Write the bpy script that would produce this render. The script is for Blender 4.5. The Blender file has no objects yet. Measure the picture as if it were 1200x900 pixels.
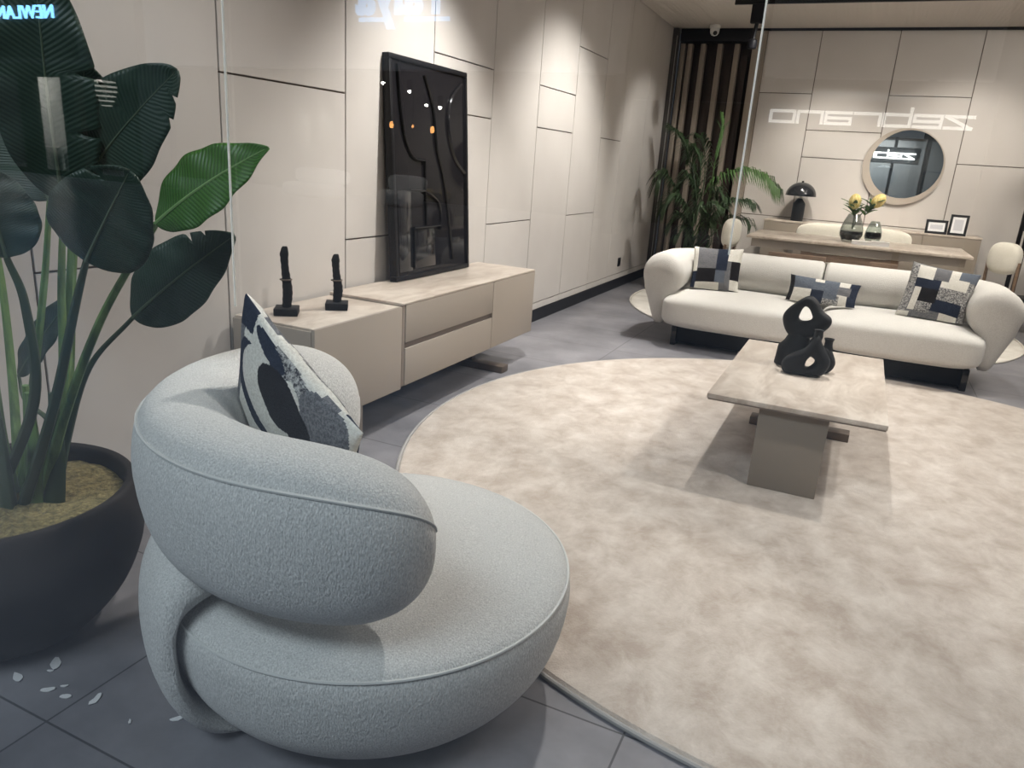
import bpy, bmesh, math, random
from mathutils import Vector, Matrix, noise
random.seed(7)
C = bpy.context.scene.collection
PI = math.pi
R = math.radians

# ---------------------------------------------------------------- camera
CX = Vector((0.90405745, 0.42239121, 0.06531299))     # camera right
CD = Vector((0.17993234, -0.23751221, -0.95457441))   # camera down
CF = Vector((-0.38769121, 0.87474203, -0.29072652))   # camera forward
EYE = Vector((0, 0, 1.5))
FPX = 868.0
cam = bpy.data.objects.new('camera', bpy.data.cameras.new('camera'))
C.objects.link(cam)
m = Matrix((CX, -CD, -CF)).transposed().to_4x4()
m.translation = EYE
cam.matrix_world = m
cam.data.sensor_width = 36
cam.data.lens = FPX / 1200 * 36
cam.data.clip_start = 0.02
bpy.context.scene.camera = cam

def ray(px, py):
    return CX * (px - 600) + CD * (py - 450) + CF * FPX
def atY(px, py, y):
    r = ray(px, py); return EYE + r * (y / r.y)
def atX(px, py, x):
    r = ray(px, py); return EYE + r * (x / r.x)
def atZ(px, py, z):
    r = ray(px, py); return EYE + r * ((z - EYE.z) / r.z)

# ---------------------------------------------------------------- materials
def mat(name, col, rough=0.6, metal=0.0, spec=0.5, **kw):
    M = bpy.data.materials.new(name); M.use_nodes = True
    b = M.node_tree.nodes['Principled BSDF']
    b.inputs['Base Color'].default_value = (*col, 1)
    b.inputs['Roughness'].default_value = rough
    b.inputs['Metallic'].default_value = metal
    b.inputs['Specular IOR Level'].default_value = spec
    for k, v in kw.items():
        b.inputs[k.replace('_', ' ')].default_value = v
    return M
def N(M, typ, **kw):
    n = M.node_tree.nodes.new(typ)
    for k, v in kw.items(): setattr(n, k, v)
    return n
def L(M, a, b): M.node_tree.links.new(a, b)
def BS(M): return M.node_tree.nodes['Principled BSDF']
def noise_col(M, c1, c2, scale, detail=4, rough=0.6, lo=0.35, hi=0.65, stretch=(1, 1, 1), coord='Object', dist=0.0):
    tc = N(M, 'ShaderNodeTexCoord'); mp = N(M, 'ShaderNodeMapping'); mp.inputs['Scale'].default_value = stretch
    nz = N(M, 'ShaderNodeTexNoise'); nz.inputs['Scale'].default_value = scale; nz.inputs['Detail'].default_value = detail
    nz.inputs['Roughness'].default_value = rough; nz.inputs['Distortion'].default_value = dist
    rp = N(M, 'ShaderNodeValToRGB')
    rp.color_ramp.elements[0].position = lo; rp.color_ramp.elements[0].color = (*c1, 1)
    rp.color_ramp.elements[1].position = hi; rp.color_ramp.elements[1].color = (*c2, 1)
    L(M, tc.outputs[coord], mp.inputs['Vector']); L(M, mp.outputs[0], nz.inputs['Vector'])
    L(M, nz.outputs['Fac'], rp.inputs['Fac']); L(M, rp.outputs['Color'], BS(M).inputs['Base Color'])
    return mp, nz, rp
def bump(M, scale, strength, dist=0.01, detail=3, vec=None, stretch=(1, 1, 1), prev=None):
    tc = N(M, 'ShaderNodeTexCoord'); mp = N(M, 'ShaderNodeMapping'); mp.inputs['Scale'].default_value = stretch
    nz = N(M, 'ShaderNodeTexNoise'); nz.inputs['Scale'].default_value = scale; nz.inputs['Detail'].default_value = detail
    bp = N(M, 'ShaderNodeBump'); bp.inputs['Strength'].default_value = strength; bp.inputs['Distance'].default_value = dist
    L(M, tc.outputs['Object'], mp.inputs['Vector']); L(M, mp.outputs[0], nz.inputs['Vector'])
    L(M, nz.outputs['Fac'], bp.inputs['Height'])
    if prev: L(M, prev.outputs['Normal'], bp.inputs['Normal'])
    L(M, bp.outputs['Normal'], BS(M).inputs['Normal'])
    return bp
def emit(name, col, s):
    M = mat(name, (0.02, 0.02, 0.02), 0.5)
    BS(M).inputs['Emission Color'].default_value = (*col, 1); BS(M).inputs['Emission Strength'].default_value = s
    return M

M = {}
M['wall'] = mat('wall_panel', (0.56, 0.525, 0.49), 0.42, spec=0.4); noise_col(M['wall'], (0.545, 0.512, 0.485), (0.575, 0.542, 0.515), 3)
M['groove'] = mat('groove_dark', (0.10, 0.075, 0.06), 0.7)
M['black'] = mat('black_paint', (0.006, 0.006, 0.008), 0.45, spec=0.22)
M['blackgloss'] = mat('black_gloss', (0.010, 0.010, 0.012), 0.15)
M['ceil'] = mat('ceiling_paint', (0.62, 0.575, 0.53), 0.8)
tc = N(M['ceil'], 'ShaderNodeTexCoord'); wv = N(M['ceil'], 'ShaderNodeTexWave'); wv.inputs['Scale'].default_value = 7; bp = N(M['ceil'], 'ShaderNodeBump'); bp.inputs['Strength'].default_value = 0.25
bp.inputs['Distance'].default_value = 0.01
L(M['ceil'], tc.outputs['Object'], wv.inputs['Vector']); L(M['ceil'], wv.outputs['Fac'], bp.inputs['Height']); L(M['ceil'], bp.outputs['Normal'], BS(M['ceil']).inputs['Normal'])

# floor tiles
F = M['floor'] = mat('floor_tile', (0.15, 0.15, 0.165), 0.38, spec=0.45)
tc = N(F, 'ShaderNodeTexCoord'); mp = N(F, 'ShaderNodeMapping')
mp.inputs['Location'].default_value = (0.34, 0.44, 0)
br = N(F, 'ShaderNodeTexBrick'); br.offset = 0.0; br.inputs['Scale'].default_value = 1.0
br.inputs['Brick Width'].default_value = 1.37; br.inputs['Row Height'].default_value = 0.71
br.inputs['Mortar Size'].default_value = 0.0035; br.inputs['Mortar Smooth'].default_value = 0.2
br.inputs['Color1'].default_value = (0.190, 0.187, 0.200, 1); br.inputs['Color2'].default_value = (0.215, 0.211, 0.225, 1); br.inputs['Mortar'].default_value = (0.06, 0.06, 0.065, 1)
nz = N(F, 'ShaderNodeTexNoise'); nz.inputs['Scale'].default_value = 2.2; nz.inputs['Detail'].default_value = 7; nz.inputs['Roughness'].default_value = 0.62
rp = N(F, 'ShaderNodeValToRGB'); rp.color_ramp.elements[0].position = 0.3; rp.color_ramp.elements[0].color = (0.64, 0.64, 0.66, 1); rp.color_ramp.elements[1].position = 0.7; rp.color_ramp.elements[1].color = (1.28, 1.27, 1.28, 1)
mx = N(F, 'ShaderNodeMix', data_type='RGBA', blend_type='MULTIPLY'); mx.inputs[0].default_value = 1
L(F, tc.outputs['Object'], mp.inputs['Vector']); L(F, mp.outputs[0], br.inputs['Vector']); L(F, tc.outputs['Object'], nz.inputs['Vector'])
L(F, nz.outputs['Fac'], rp.inputs['Fac']); L(F, br.outputs['Color'], mx.inputs[6]); L(F, rp.outputs['Color'], mx.inputs[7]); L(F, mx.outputs[2], BS(F).inputs['Base Color'])
M['mallfloor'] = mat('mall_floor_tile', (0.14, 0.15, 0.18), 0.28)

def boucle(name, c1, c2, scale=150, b=0.55, st=(1, 1, 1)):
    m_ = mat(name, c1, 0.95, spec=0.15, Sheen_Weight=0.25, Sheen_Roughness=0.6)
    noise_col(m_, c1, c2, scale, 3, 0.7, 0.32, 0.68, st)
    b1 = bump(m_, scale * 0.75, b, 0.006, 3, stretch=st)
    return m_
M['boucle'] = boucle('boucle_fabric', (0.40, 0.40, 0.39), (0.78, 0.77, 0.745), 300, 0.65, (1, 1, 0.45))
M['sofa'] = boucle('sofa_fabric', (0.54, 0.52, 0.485), (0.70, 0.68, 0.645), 150, 0.4)
M['piping'] = mat('piping_fabric', (0.60, 0.60, 0.58), 0.9)
M['chairfab'] = boucle('dining_fabric', (0.66, 0.63, 0.55), (0.78, 0.75, 0.67), 90, 0.4)

# rug
K = M['rug'] = mat('rug_pile', (0.6, 0.55, 0.49), 0.9, spec=0.15, Sheen_Weight=0.6, Sheen_Roughness=0.35)
mp, nz, rp = noise_col(K, (0.405, 0.34, 0.288), (0.63, 0.568, 0.512), 5.6, 9, 0.70, 0.36, 0.67, (1.25, 1.0, 1), dist=0.25)
mp.inputs['Rotation'].default_value = (0, 0, R(25))
b1 = bump(K, 160, 0.5, 0.006, 4); bump(K, 9, 0.35, 0.02, 5, prev=b1)
M['rugedge'] = mat('rug_binding', (0.33, 0.32, 0.31), 0.8)
K = M['rug2'] = mat('pale_rug', (0.62, 0.59, 0.54), 0.9); noise_col(K, (0.56, 0.53, 0.48), (0.68, 0.65, 0.6), 6, 6)

# travertine
K = M['trav'] = mat('travertine', (0.66, 0.56, 0.46), 0.32, spec=0.45)
mp, nz, rp = noise_col(K, (0.37, 0.30, 0.245), (0.62, 0.55, 0.48), 5.0, 9, 0.70, 0.32, 0.62, (1.5, 0.5, 1), dist=0.7)
M['taupe'] = mat('taupe_lacquer', (0.335, 0.292, 0.25), 0.5, spec=0.35)
M['console'] = mat('console_lacquer', (0.255, 0.215, 0.175), 0.5, spec=0.3)
M['taupedark'] = mat('taupe_dark', (0.21, 0.17, 0.14), 0.55)
M['bronze'] = mat('bronze_metal', (0.13, 0.10, 0.08), 0.4, 0.4)
M['brown'] = mat('brown_wood', (0.20, 0.13, 0.085), 0.5); noise_col(M['brown'], (0.15, 0.10, 0.065), (0.24, 0.16, 0.11), 8, 5, stretch=(1, 1, 6))

# plants
def leafmat(name, c1, c2, ripple=14):
    m_ = mat(name, c1, 0.42, spec=0.4)
    b_ = BS(m_); nt = m_.node_tree
    uv = N(m_, 'ShaderNodeUVMap'); wv = N(m_, 'ShaderNodeTexWave'); wv.inputs['Scale'].default_value = ripple; wv.inputs['Distortion'].default_value = 1.2
    wv.inputs['Detail Scale'].default_value = 1.5
    rp = N(m_, 'ShaderNodeValToRGB'); rp.color_ramp.elements[0].color = (*c1, 1); rp.color_ramp.elements[1].color = (*c2, 1)
    L(m_, uv.outputs[0], wv.inputs['Vector']); L(m_, wv.outputs['Fac'], rp.inputs['Fac']); L(m_, rp.outputs['Color'], b_.inputs['Base Color'])
    bp = N(m_, 'ShaderNodeBump'); bp.inputs['Strength'].default_value = 0.3; bp.inputs['Distance'].default_value = 0.004
    L(m_, wv.outputs['Fac'], bp.inputs['Height']); L(m_, bp.outputs['Normal'], b_.inputs['Normal'])
    tr = N(m_, 'ShaderNodeBsdfTranslucent'); L(m_, rp.outputs['Color'], tr.inputs['Color'])
    mxs = N(m_, 'ShaderNodeMixShader'); mxs.inputs[0].default_value = 0.12
    L(m_, b_.outputs[0], mxs.inputs[1]); L(m_, tr.outputs[0], mxs.inputs[2]); L(m_, mxs.outputs[0], nt.nodes['Material Output'].inputs[0])
    return m_
M['leaf'] = leafmat('lit_leaf', (0.028, 0.10, 0.010), (0.058, 0.175, 0.022), 11)  # for the one lamplit leaf, its brightness put into the colour
M['leafshaded'] = leafmat('shaded_leaf', (0.022, 0.045, 0.032), (0.034, 0.062, 0.042))  # same plant's leaves out of the beam, their shade put into the colour
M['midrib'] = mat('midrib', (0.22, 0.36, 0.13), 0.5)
M['midribshaded'] = mat('midrib_shaded', (0.085, 0.12, 0.075), 0.5)  # midrib colour darkened to go with the shaded leaves
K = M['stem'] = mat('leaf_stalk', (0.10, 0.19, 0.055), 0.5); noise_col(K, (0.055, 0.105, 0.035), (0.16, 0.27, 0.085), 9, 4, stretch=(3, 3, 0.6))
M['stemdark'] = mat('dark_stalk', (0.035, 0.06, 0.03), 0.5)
K = M['moss'] = mat('moss', (0.22, 0.18, 0.07), 0.95); noise_col(K, (0.075, 0.06, 0.025), (0.33, 0.27, 0.12), 60, 6, 0.75); bump(K, 45, 1.0, 0.02, 6)
K = M['pot'] = mat('dark_pot', (0.028, 0.024, 0.023), 0.75, spec=0.2); noise_col(K, (0.020, 0.017, 0.016), (0.032, 0.027, 0.025), 5, 5)
M['palm'] = mat('palm_leaf', (0.028, 0.058, 0.020), 0.5, Transmission_Weight=0.0)
M['palmlight'] = mat('palm_leaf_light', (0.06, 0.13, 0.03), 0.5)

# glass pane (clear, with the surface reflection of real glass)
G = M['glass'] = bpy.data.materials.new('shop_glass'); G.use_nodes = True
nt = G.node_tree; nt.nodes.clear()
out = N(G, 'ShaderNodeOutputMaterial'); tr = N(G, 'ShaderNodeBsdfTransparent'); tr.inputs[0].default_value = (0.97, 0.98, 0.975, 1)
gl = N(G, 'ShaderNodeBsdfGlossy'); gl.inputs['Roughness'].default_value = 0.0; gl.inputs[0].default_value = (0.95, 0.98, 1, 1)
fr = N(G, 'ShaderNodeFresnel'); fr.inputs['IOR'].default_value = 1.52; mxs = N(G, 'ShaderNodeMixShader')
geo = N(G, 'ShaderNodeNewGeometry'); mi = N(G, 'ShaderNodeMix'); mi.data_type = 'FLOAT'
mi.inputs[2].default_value = 1.52; mi.inputs[3].default_value = 1 / 1.52      # same reflectance on both faces
L(G, geo.outputs['Backfacing'], mi.inputs[0]); L(G, mi.outputs[0], fr.inputs['IOR'])
L(G, fr.outputs[0], mxs.inputs[0]); L(G, tr.outputs[0], mxs.inputs[1]); L(G, gl.outputs[0], mxs.inputs[2]); L(G, mxs.outputs[0], out.inputs[0])
# thin smoked vase glass
def smoke(name, col, f=0.85):
    S = bpy.data.materials.new(name); S.use_nodes = True; S.node_tree.nodes.clear()
    o_ = N(S, 'ShaderNodeOutputMaterial'); t_ = N(S, 'ShaderNodeBsdfTransparent'); t_.inputs[0].default_value = (*col, 1)
    g_ = N(S, 'ShaderNodeBsdfGlossy'); g_.inputs['Roughness'].default_value = 0.03
    f_ = N(S, 'ShaderNodeFresnel'); ge = N(S, 'ShaderNodeNewGeometry'); m2 = N(S, 'ShaderNodeMix'); m2.data_type = 'FLOAT'; m2.inputs[2].default_value = 1.5; m2.inputs[3].default_value = 1 / 1.5
    L(S, ge.outputs['Backfacing'], m2.inputs[0]); L(S, m2.outputs[0], f_.inputs[0]); x_ = N(S, 'ShaderNodeMixShader')
    L(S, f_.outputs[0], x_.inputs[0]); L(S, t_.outputs[0], x_.inputs[1]); L(S, g_.outputs[0], x_.inputs[2]); L(S, x_.outputs[0], o_.inputs[0])
    return S
M['smoke'] = smoke('smoked_glass', (0.78, 0.80, 0.79)); M['smokelight'] = smoke('pale_smoked_glass', (0.82, 0.85, 0.84))
M['smokeband'] = mat('dark_glass_band', (0.022, 0.012, 0.012), 0.08)
M['mirror'] = mat('mirror_glass', (0.82, 0.84, 0.86), 0.0, 1.0)
M['seal'] = smoke('glass_joint', (0.9, 0.9, 0.9)); S = M['seal']
df = N(S, 'ShaderNodeBsdfTranslucent'); df.inputs[0].default_value = (0.75, 0.74, 0.70, 1)
d2 = N(S, 'ShaderNodeBsdfDiffuse'); d2.inputs[0].default_value = (0.5, 0.5, 0.48, 1); x2 = N(S, 'ShaderNodeAddShader')
L(S, df.outputs[0], x2.inputs[0]); L(S, d2.outputs[0], x2.inputs[1])
x3 = N(S, 'ShaderNodeMixShader'); x3.inputs[0].default_value = 0.9
o_ = [n for n in S.node_tree.nodes if n.type == 'OUTPUT_MATERIAL'][0]; prev = o_.inputs[0].links[0].from_socket
L(S, prev, x3.inputs[1]); L(S, x2.outputs[0], x3.inputs[2]); L(S, x3.outputs[0], o_.inputs[0])
# fabrics for cushions
def tweed(name, c1, c2, sc=140): 
    m_ = mat(name, c1, 0.95, spec=0.1); noise_col(m_, c1, c2, sc, 4, 0.8, 0.42, 0.58); bump(m_, sc, 0.4, 0.004); return m_
PAT = [tweed('cream_cloth', (0.62, 0.59, 0.53), (0.78, 0.76, 0.70)), tweed('navy_cloth', (0.014, 0.019, 0.036), (0.03, 0.038, 0.062)),
       tweed('grey_cloth', (0.10, 0.10, 0.11), (0.22, 0.22, 0.23)), tweed('black_cloth', (0.010, 0.010, 0.012), (0.022, 0.02, 0.022)),
       tweed('speckled_cloth', (0.04, 0.04, 0.05), (0.5, 0.49, 0.47), 90), tweed('blue_grey_cloth', (0.07, 0.085, 0.115), (0.17, 0.19, 0.225))]
M['white'] = mat('white_paint', (0.75, 0.74, 0.72), 0.5)
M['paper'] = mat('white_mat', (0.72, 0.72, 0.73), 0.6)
M['print'] = mat('grey_print', (0.5, 0.5, 0.54), 0.6)
M['mirrorframe'] = mat('mirror_frame', (0.40, 0.35, 0.30), 0.35)
M['sculpt'] = mat('matt_black_ceramic', (0.006, 0.006, 0.007), 0.6, spec=0.25); bump(M['sculpt'], 60, 0.15, 0.004)
M['protea'] = mat('yellow_flower', (0.75, 0.55, 0.12), 0.8); noise_col(M['protea'], (0.62, 0.45, 0.12), (0.90, 0.78, 0.38), 60, 3, stretch=(1, 1, 0.3))
M['slat'] = mat('slat_wood', (0.27, 0.225, 0.185), 0.6)
M['recess'] = mat('recess_dark', (0.045, 0.03, 0.027), 0.25)
M['frame'] = mat('dark_frame', (0.05, 0.045, 0.043), 0.35)
M['alu'] = mat('aluminium', (0.45, 0.44, 0.42), 0.3, 0.8)

# ---------------------------------------------------------------- mesh helpers
def obj(name, bm, m_=None, parent=None, smooth=True, angle=40, mats=None, loc=None):
    me = bpy.data.meshes.new(name)
    bmesh.ops.recalc_face_normals(bm, faces=bm.faces[:])
    bm.to_mesh(me); bm.free()
    for x in (mats or [m_]): me.materials.append(x)
    if smooth:
        me.shade_smooth()
        if angle is not None: me.set_sharp_from_angle(angle=R(angle))
    o = bpy.data.objects.new(name, me); C.objects.link(o)
    if parent: o.parent = parent
    if loc: o.location = loc
    return o
def tag(o, label=None, cat=None, group=None, kind=None):
    if label: o['label'] = label
    if cat: o['category'] = cat
    if group: o['group'] = group
    if kind: o['kind'] = kind
    return o
def thing(name, label, cat, loc=(0, 0, 0), rz=0, group=None):
    o = bpy.data.objects.new(name, None); C.objects.link(o); o.empty_display_size = 0.1
    o.location = loc; o.rotation_euler = (0, 0, rz)
    return tag(o, label, cat, group)
def box(bm, x0, x1, y0, y1, z0, z1, bev=0.0, seg=2, mtx=None):
    t = bmesh.new(); bmesh.ops.create_cube(t, size=1)
    for v in t.verts: v.co = Vector(((x0 + x1) / 2 + v.co.x * (x1 - x0), (y0 + y1) / 2 + v.co.y * (y1 - y0), (z0 + z1) / 2 + v.co.z * (z1 - z0)))
    if bev > 0: bmesh.ops.bevel(t, geom=t.edges[:], offset=bev, segments=seg, affect='EDGES', profile=0.5)
    if mtx: t.transform(mtx)
    me = bpy.data.meshes.new('tmp'); t.to_mesh(me); t.free(); bm.from_mesh(me); bpy.data.meshes.remove(me)
    return bm
def nb(): return bmesh.new()
def bx(*a, **k): return box(nb(), *a, **k)
def lathe(bm, prof, n=48, c=(0, 0, 0), cap=True):
    rings = []
    for r, z in prof:
        if r < 1e-6: rings.append([bm.verts.new((c[0], c[1], c[2] + z))])
        else: rings.append([bm.verts.new((c[0] + r * math.cos(2 * PI * i / n), c[1] + r * math.sin(2 * PI * i / n), c[2] + z)) for i in range(n)])
    for a, b in zip(rings, rings[1:]):
        for i in range(n):
            j = (i + 1) % n
            if len(a) == 1 and len(b) == 1: continue
            if len(a) == 1: bm.faces.new((a[0], b[i], b[j]))
            elif len(b) == 1: bm.faces.new((a[i], a[j], b[0]))
            else: bm.faces.new((a[i], a[j], b[j], b[i]))
    if cap:
        for rg in (rings[0], rings[-1]):
            if len(rg) > 1: bm.faces.new(rg)
    return bm
def spline(pts, n=8):
    P = [Vector(p) for p in pts]; out = []
    for i in range(len(P) - 1):
        a = P[i - 1] if i else P[0] * 2 - P[1]; b, c = P[i], P[i + 1]; d = P[i + 2] if i + 2 < len(P) else P[-1] * 2 - P[-2]
        for k in range(n):
            t = k / n
            out.append(0.5 * ((2 * b) + (c - a) * t + (2 * a - 5 * b + 4 * c - d) * t * t + (3 * b - a - 3 * c + d) * t ** 3))
    out.append(P[-1]); return out
def tube(bm, pts, r, n=8, closed=False, flat=1.0):
    P = [Vector(p) for p in pts]; rings = []; up = Vector((0.13, 0.2, 1)).normalized(); prev = None
    for i, p in enumerate(P):
        t = (P[(i + 1) % len(P)] - P[i - 1]) if closed else (P[min(i + 1, len(P) - 1)] - P[max(i - 1, 0)])
        t.normalize()
        a = (prev - t * prev.dot(t)) if prev else t.cross(up)
        if a.length < 1e-5: a = t.cross(Vector((1, 0, 0)))
        a.normalize(); b = t.cross(a); prev = a
        rr = r(i / max(1, len(P) - 1)) if callable(r) else r
        rings.append([bm.verts.new(p + a * rr * math.cos(2 * PI * k / n) + b * rr * flat * math.sin(2 * PI * k / n)) for k in range(n)])
    pr = list(zip(rings, rings[1:])) + ([(rings[-1], rings[0])] if closed else [])
    for a, b in pr:
        for k in range(n): bm.faces.new((a[k], a[(k + 1) % n], b[(k + 1) % n], b[k]))
    if not closed: bm.faces.new(rings[0]); bm.faces.new(rings[-1])
    return bm
def rings_mesh(bm, rings, capstart=True, capend=True):
    V = [[bm.verts.new(p) for p in rg] for rg in rings]; n = len(V[0])
    for a, b in zip(V, V[1:]):
        for k in range(n): bm.faces.new((a[k], a[(k + 1) % n], b[(k + 1) % n], b[k]))
    if capstart: bm.faces.new(V[0])
    if capend: bm.faces.new(V[-1])
    return bm
def superbox(bm, x0, x1, y0, y1, z0, z1, e=4.0, n=24, eh=None, jitter=0.0):
    """a stuffed block: superellipsoid with exponent e in plan and eh in height"""
    eh = eh or e; rings = []; cx, cy, cz = (x0 + x1) / 2, (y0 + y1) / 2, (z0 + z1) / 2
    hx, hy, hz = (x1 - x0) / 2, (y1 - y0) / 2, (z1 - z0) / 2
    sg = lambda v, p: math.copysign(abs(v) ** p, v)
    m_ = 2 * n
    for i in range(n + 1):
        ph = -PI / 2 + PI * i / n
        cz_, rr = sg(math.sin(ph), 2 / eh), max(abs(math.cos(ph)) ** (2 / eh), 1e-3)
        rings.append([Vector((cx + hx * rr * sg(math.cos(2 * PI * k / m_), 2 / e), cy + hy * rr * sg(math.sin(2 * PI * k / m_), 2 / e), cz + hz * cz_)) for k in range(m_)])
    return rings_mesh(bm, rings)
def struct(name, bm, m_, smooth=False, **k):
    return tag(obj(name, bm, m_, smooth=smooth, **k), kind='structure')

# ---------------------------------------------------------------- room
XW, YB, ZC, YG = -2.72, 10.75, 3.30, 0.80
struct('floor', bx(XW, 4.4, YG, YB, -0.06, 0), M['floor'])
struct('ceiling', bx(XW, 4.4, YG, YB + 0.6, ZC, ZC + 0.1), M['ceil'])
def panels(edges, splits, zmax=ZC - 0.0, zmin=0.0):
    """list of (a0,a1,z0,z1) with 9 mm gaps"""
    out = []; g = 0.0045
    for (a, b), s in zip(zip(edges, edges[1:]), splits):
        zs = [zmin] + list(s) + [zmax]
        for z0, z1 in zip(zs, zs[1:]): out.append((a + g, b - g, z0 + (g if z0 > zmin else 0), z1 - (g if z1 < zmax else 0)))
    return out
bm = nb()
for a, b, z0, z1 in panels([YG, 1.74, 2.675, 3.59, 4.525, 5.405, 6.295, 7.19, 8.05, 8.79, 9.75, YB - 0.02],
                           [[], [0.98], [1.785], [0.98], [1.78, 2.13], [0.18, 0.98], [0.18, 1.775, 2.12], [0.18, 0.985, 2.56], [0.18, 1.775], [0.18], [0.18]]):
    box(bm, XW - 0.018, XW, a, b, z0, z1, 0.0015, 1)
wl = struct('wall_left', bm, M['wall'])
o = obj('joint_backing', bx(XW - 0.12, XW - 0.012, YG, YB, 0, ZC), M['groove'], wl, smooth=False)
bm = nb()
for a, b, z0, z1 in panels([-1.52, -0.868, 0.02, 0.91, 1.80, 2.7, 3.6, 4.4], [[0.99, 2.535], [0.985, 1.765, 2.10], [0.99, 2.54], [1.785], [0.99], [1.785], []], ZC - 0.03):
    box(bm, a, b, YB, YB + 0.018, z0, z1, 0.0015, 1)
wb = struct('wall_back', bm, M['wall'])
obj('joint_backing', bx(-1.52, 4.4, YB + 0.012, YB + 0.12, 0, ZC), M['groove'], wb, smooth=False)
struct('wall_right', bx(4.4, 4.5, YG, YB, 0, ZC), M['groove'])
struct('baseboard_left', bx(XW, XW + 0.014, 2.10, YB - 0.05, 0, 0.118, 0.002, 1), M['black'])
struct('trim_1', bx(-1.66, 4.4, YB - 0.02, YB + 0.012, ZC - 0.03, ZC, 0.002, 1), M['black'])
struct('trim_2', bx(-1.685, -1.52, YB - 0.03, YB + 0.1, 0, ZC - 0.03, 0.003, 1), M['slat'])

# slatted screen in the corner, in front of a dark window
struct('window_1', bx(XW, -1.68, YB + 0.34, YB + 0.40, 0, ZC), M['recess'])
struct('wall_recess', bx(-1.66, -1.52, YB + 0.12, YB + 0.40, 0, ZC), M['frame'])
t = thing('slatted_screen', 'tall screen of upright taupe slats under a black headrail in the corner', 'screen', (-2.2, YB, 0))
obj('headrail', bx(-0.43, 0.52, -0.06, 0.10, 3.14, 3.295, 0.004), M['black'], t)
obj('bottom_rail', bx(-0.43, 0.52, 0.0, 0.08, 0.0, 0.06, 0.004), M['black'], t)
bm = nb()
for xx in (-2.50, -2.325, -2.105, -1.885): box(bm, xx + 2.2 - 0.032, xx + 2.2 + 0.032, 0.0, 0.10, 0.06, 3.12, 0.004)
box(bm, -2.625 + 2.2, -2.565 + 2.2, 0.0, 0.10, 0.06, 3.12, 0.004)
obj('slats', bm, M['slat'], t)
bm = nb()
for xx in (-2.42, -2.22, -2.0, -1.80): box(bm, xx + 2.2 - 0.05, xx + 2.2 + 0.05, 0.14, 0.2, 0.06, 3.0, 0.004)
obj('rear_slats', bm, M['recess'], t)
tag(t.children[-1], 'dark slats of the rear layer')
t2 = thing('window_post', 'narrow dark metal post between the panelled wall and the slatted screen', 'post', (XW + 0.05, YB - 0.1, 0))
obj('post_body', bx(-0.048, 0.03, -0.03, 0.07, 0, 3.29, 0.004), M['frame'], t2)
obj('metal_strip', bx(0.010, 0.019, -0.036, -0.028, 0.01, 3.2, 0.001, 1), M['alu'], t2)

# shop glass: three panes with clear joints
JX = (-0.796, -0.118)
for i, (a, b) in enumerate(((XW, JX[0]), (JX[0], JX[1]), (JX[1], 4.4))):
    bm = bx(a, b, YG - 0.012, YG, 0.0, 3.3); bm.normal_update()
    bmesh.ops.delete(bm, geom=[f for f in bm.faces if abs(f.normal.x) > 0.9], context='FACES_ONLY')
    struct('window_%d' % (i + 2), bm, M['glass'])
for i, x in enumerate(JX):
    struct('trim_%d' % (i + 3), bx(x - 0.0008, x + 0.0008, YG - 0.0075, YG - 0.0045, (1.27, 1.42)[i], 3.3), M['seal'])

# switch plate
p0 = atX(725, 307, XW)
t = thing('wall_socket', 'small black socket plate low on the panelled wall behind the sofa', 'socket', (XW, p0.y, p0.z))
obj('plate', bx(0, 0.012, -0.05, 0.05, -0.055, 0.055, 0.004), M['black'], t)
obj('insert', bx(0.012, 0.016, -0.03, 0.03, -0.035, 0.035, 0.003), M['blackgloss'], t)

# ceiling track, lamp, camera
t = thing('ceiling_track', 'long thin black lighting track fixed under the ceiling', 'track', (-1.66, 9.05, ZC))
obj('rail', bx(0, 4.4, -0.02, 0.02, -0.045, -0.0, 0.003), M['black'], t); obj('end_cap', bx(-0.012, 0.0, -0.022, 0.022, -0.047, 0, 0.002), M['black'], t)
lp = atY(889, 16, 9.05)
t = thing('spot_lamp', 'black spot lamp hanging from the end of the ceiling track', 'spot lamp', (lp.x, 9.05, ZC - 0.045))
obj('adapter', bx(-0.075, 0.075, -0.03, 0.03, -0.19, 0, 0.012), M['black'], t)
bm = tube(nb(), [(0, 0, -0.17), (-0.015, 0, -0.30), (-0.02, 0, -0.36)], 0.022, 10); obj('arm', bm, M['black'], t)
bm = nb(); lathe(bm, [(0.0, -0.44), (0.045, -0.44), (0.05, -0.43), (0.05, -0.36), (0.03, -0.345), (0, -0.345)], 28, c=(-0.02, 0, 0)); obj('lamp_head', bm, M['black'], t)
cp = atZ(838, 33, 3.26)
t = thing('security_camera', 'small white dome camera on the ceiling above the slatted screen', 'camera', (cp.x, min(cp.y, 10.5), ZC))
bm = lathe(nb(), [(0, 0), (0.065, 0), (0.07, -0.012), (0.07, -0.035), (0.06, -0.045), (0, -0.045)], 32); obj('base', bm, M['white'], t)
bm = lathe(nb(), [(0.058, -0.045), (0.06, -0.06), (0.054, -0.10), (0.035, -0.125), (0, -0.135)], 32); obj('housing', bm, M['white'], t)
bm = nb(); bmesh.ops.create_uvsphere(bm, u_segments=16, v_segments=10, radius=0.028, matrix=Matrix.Translation((0.015, -0.035, -0.10))); tag(obj('lens', bm, M['blackgloss'], t), 'black lens')

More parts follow.
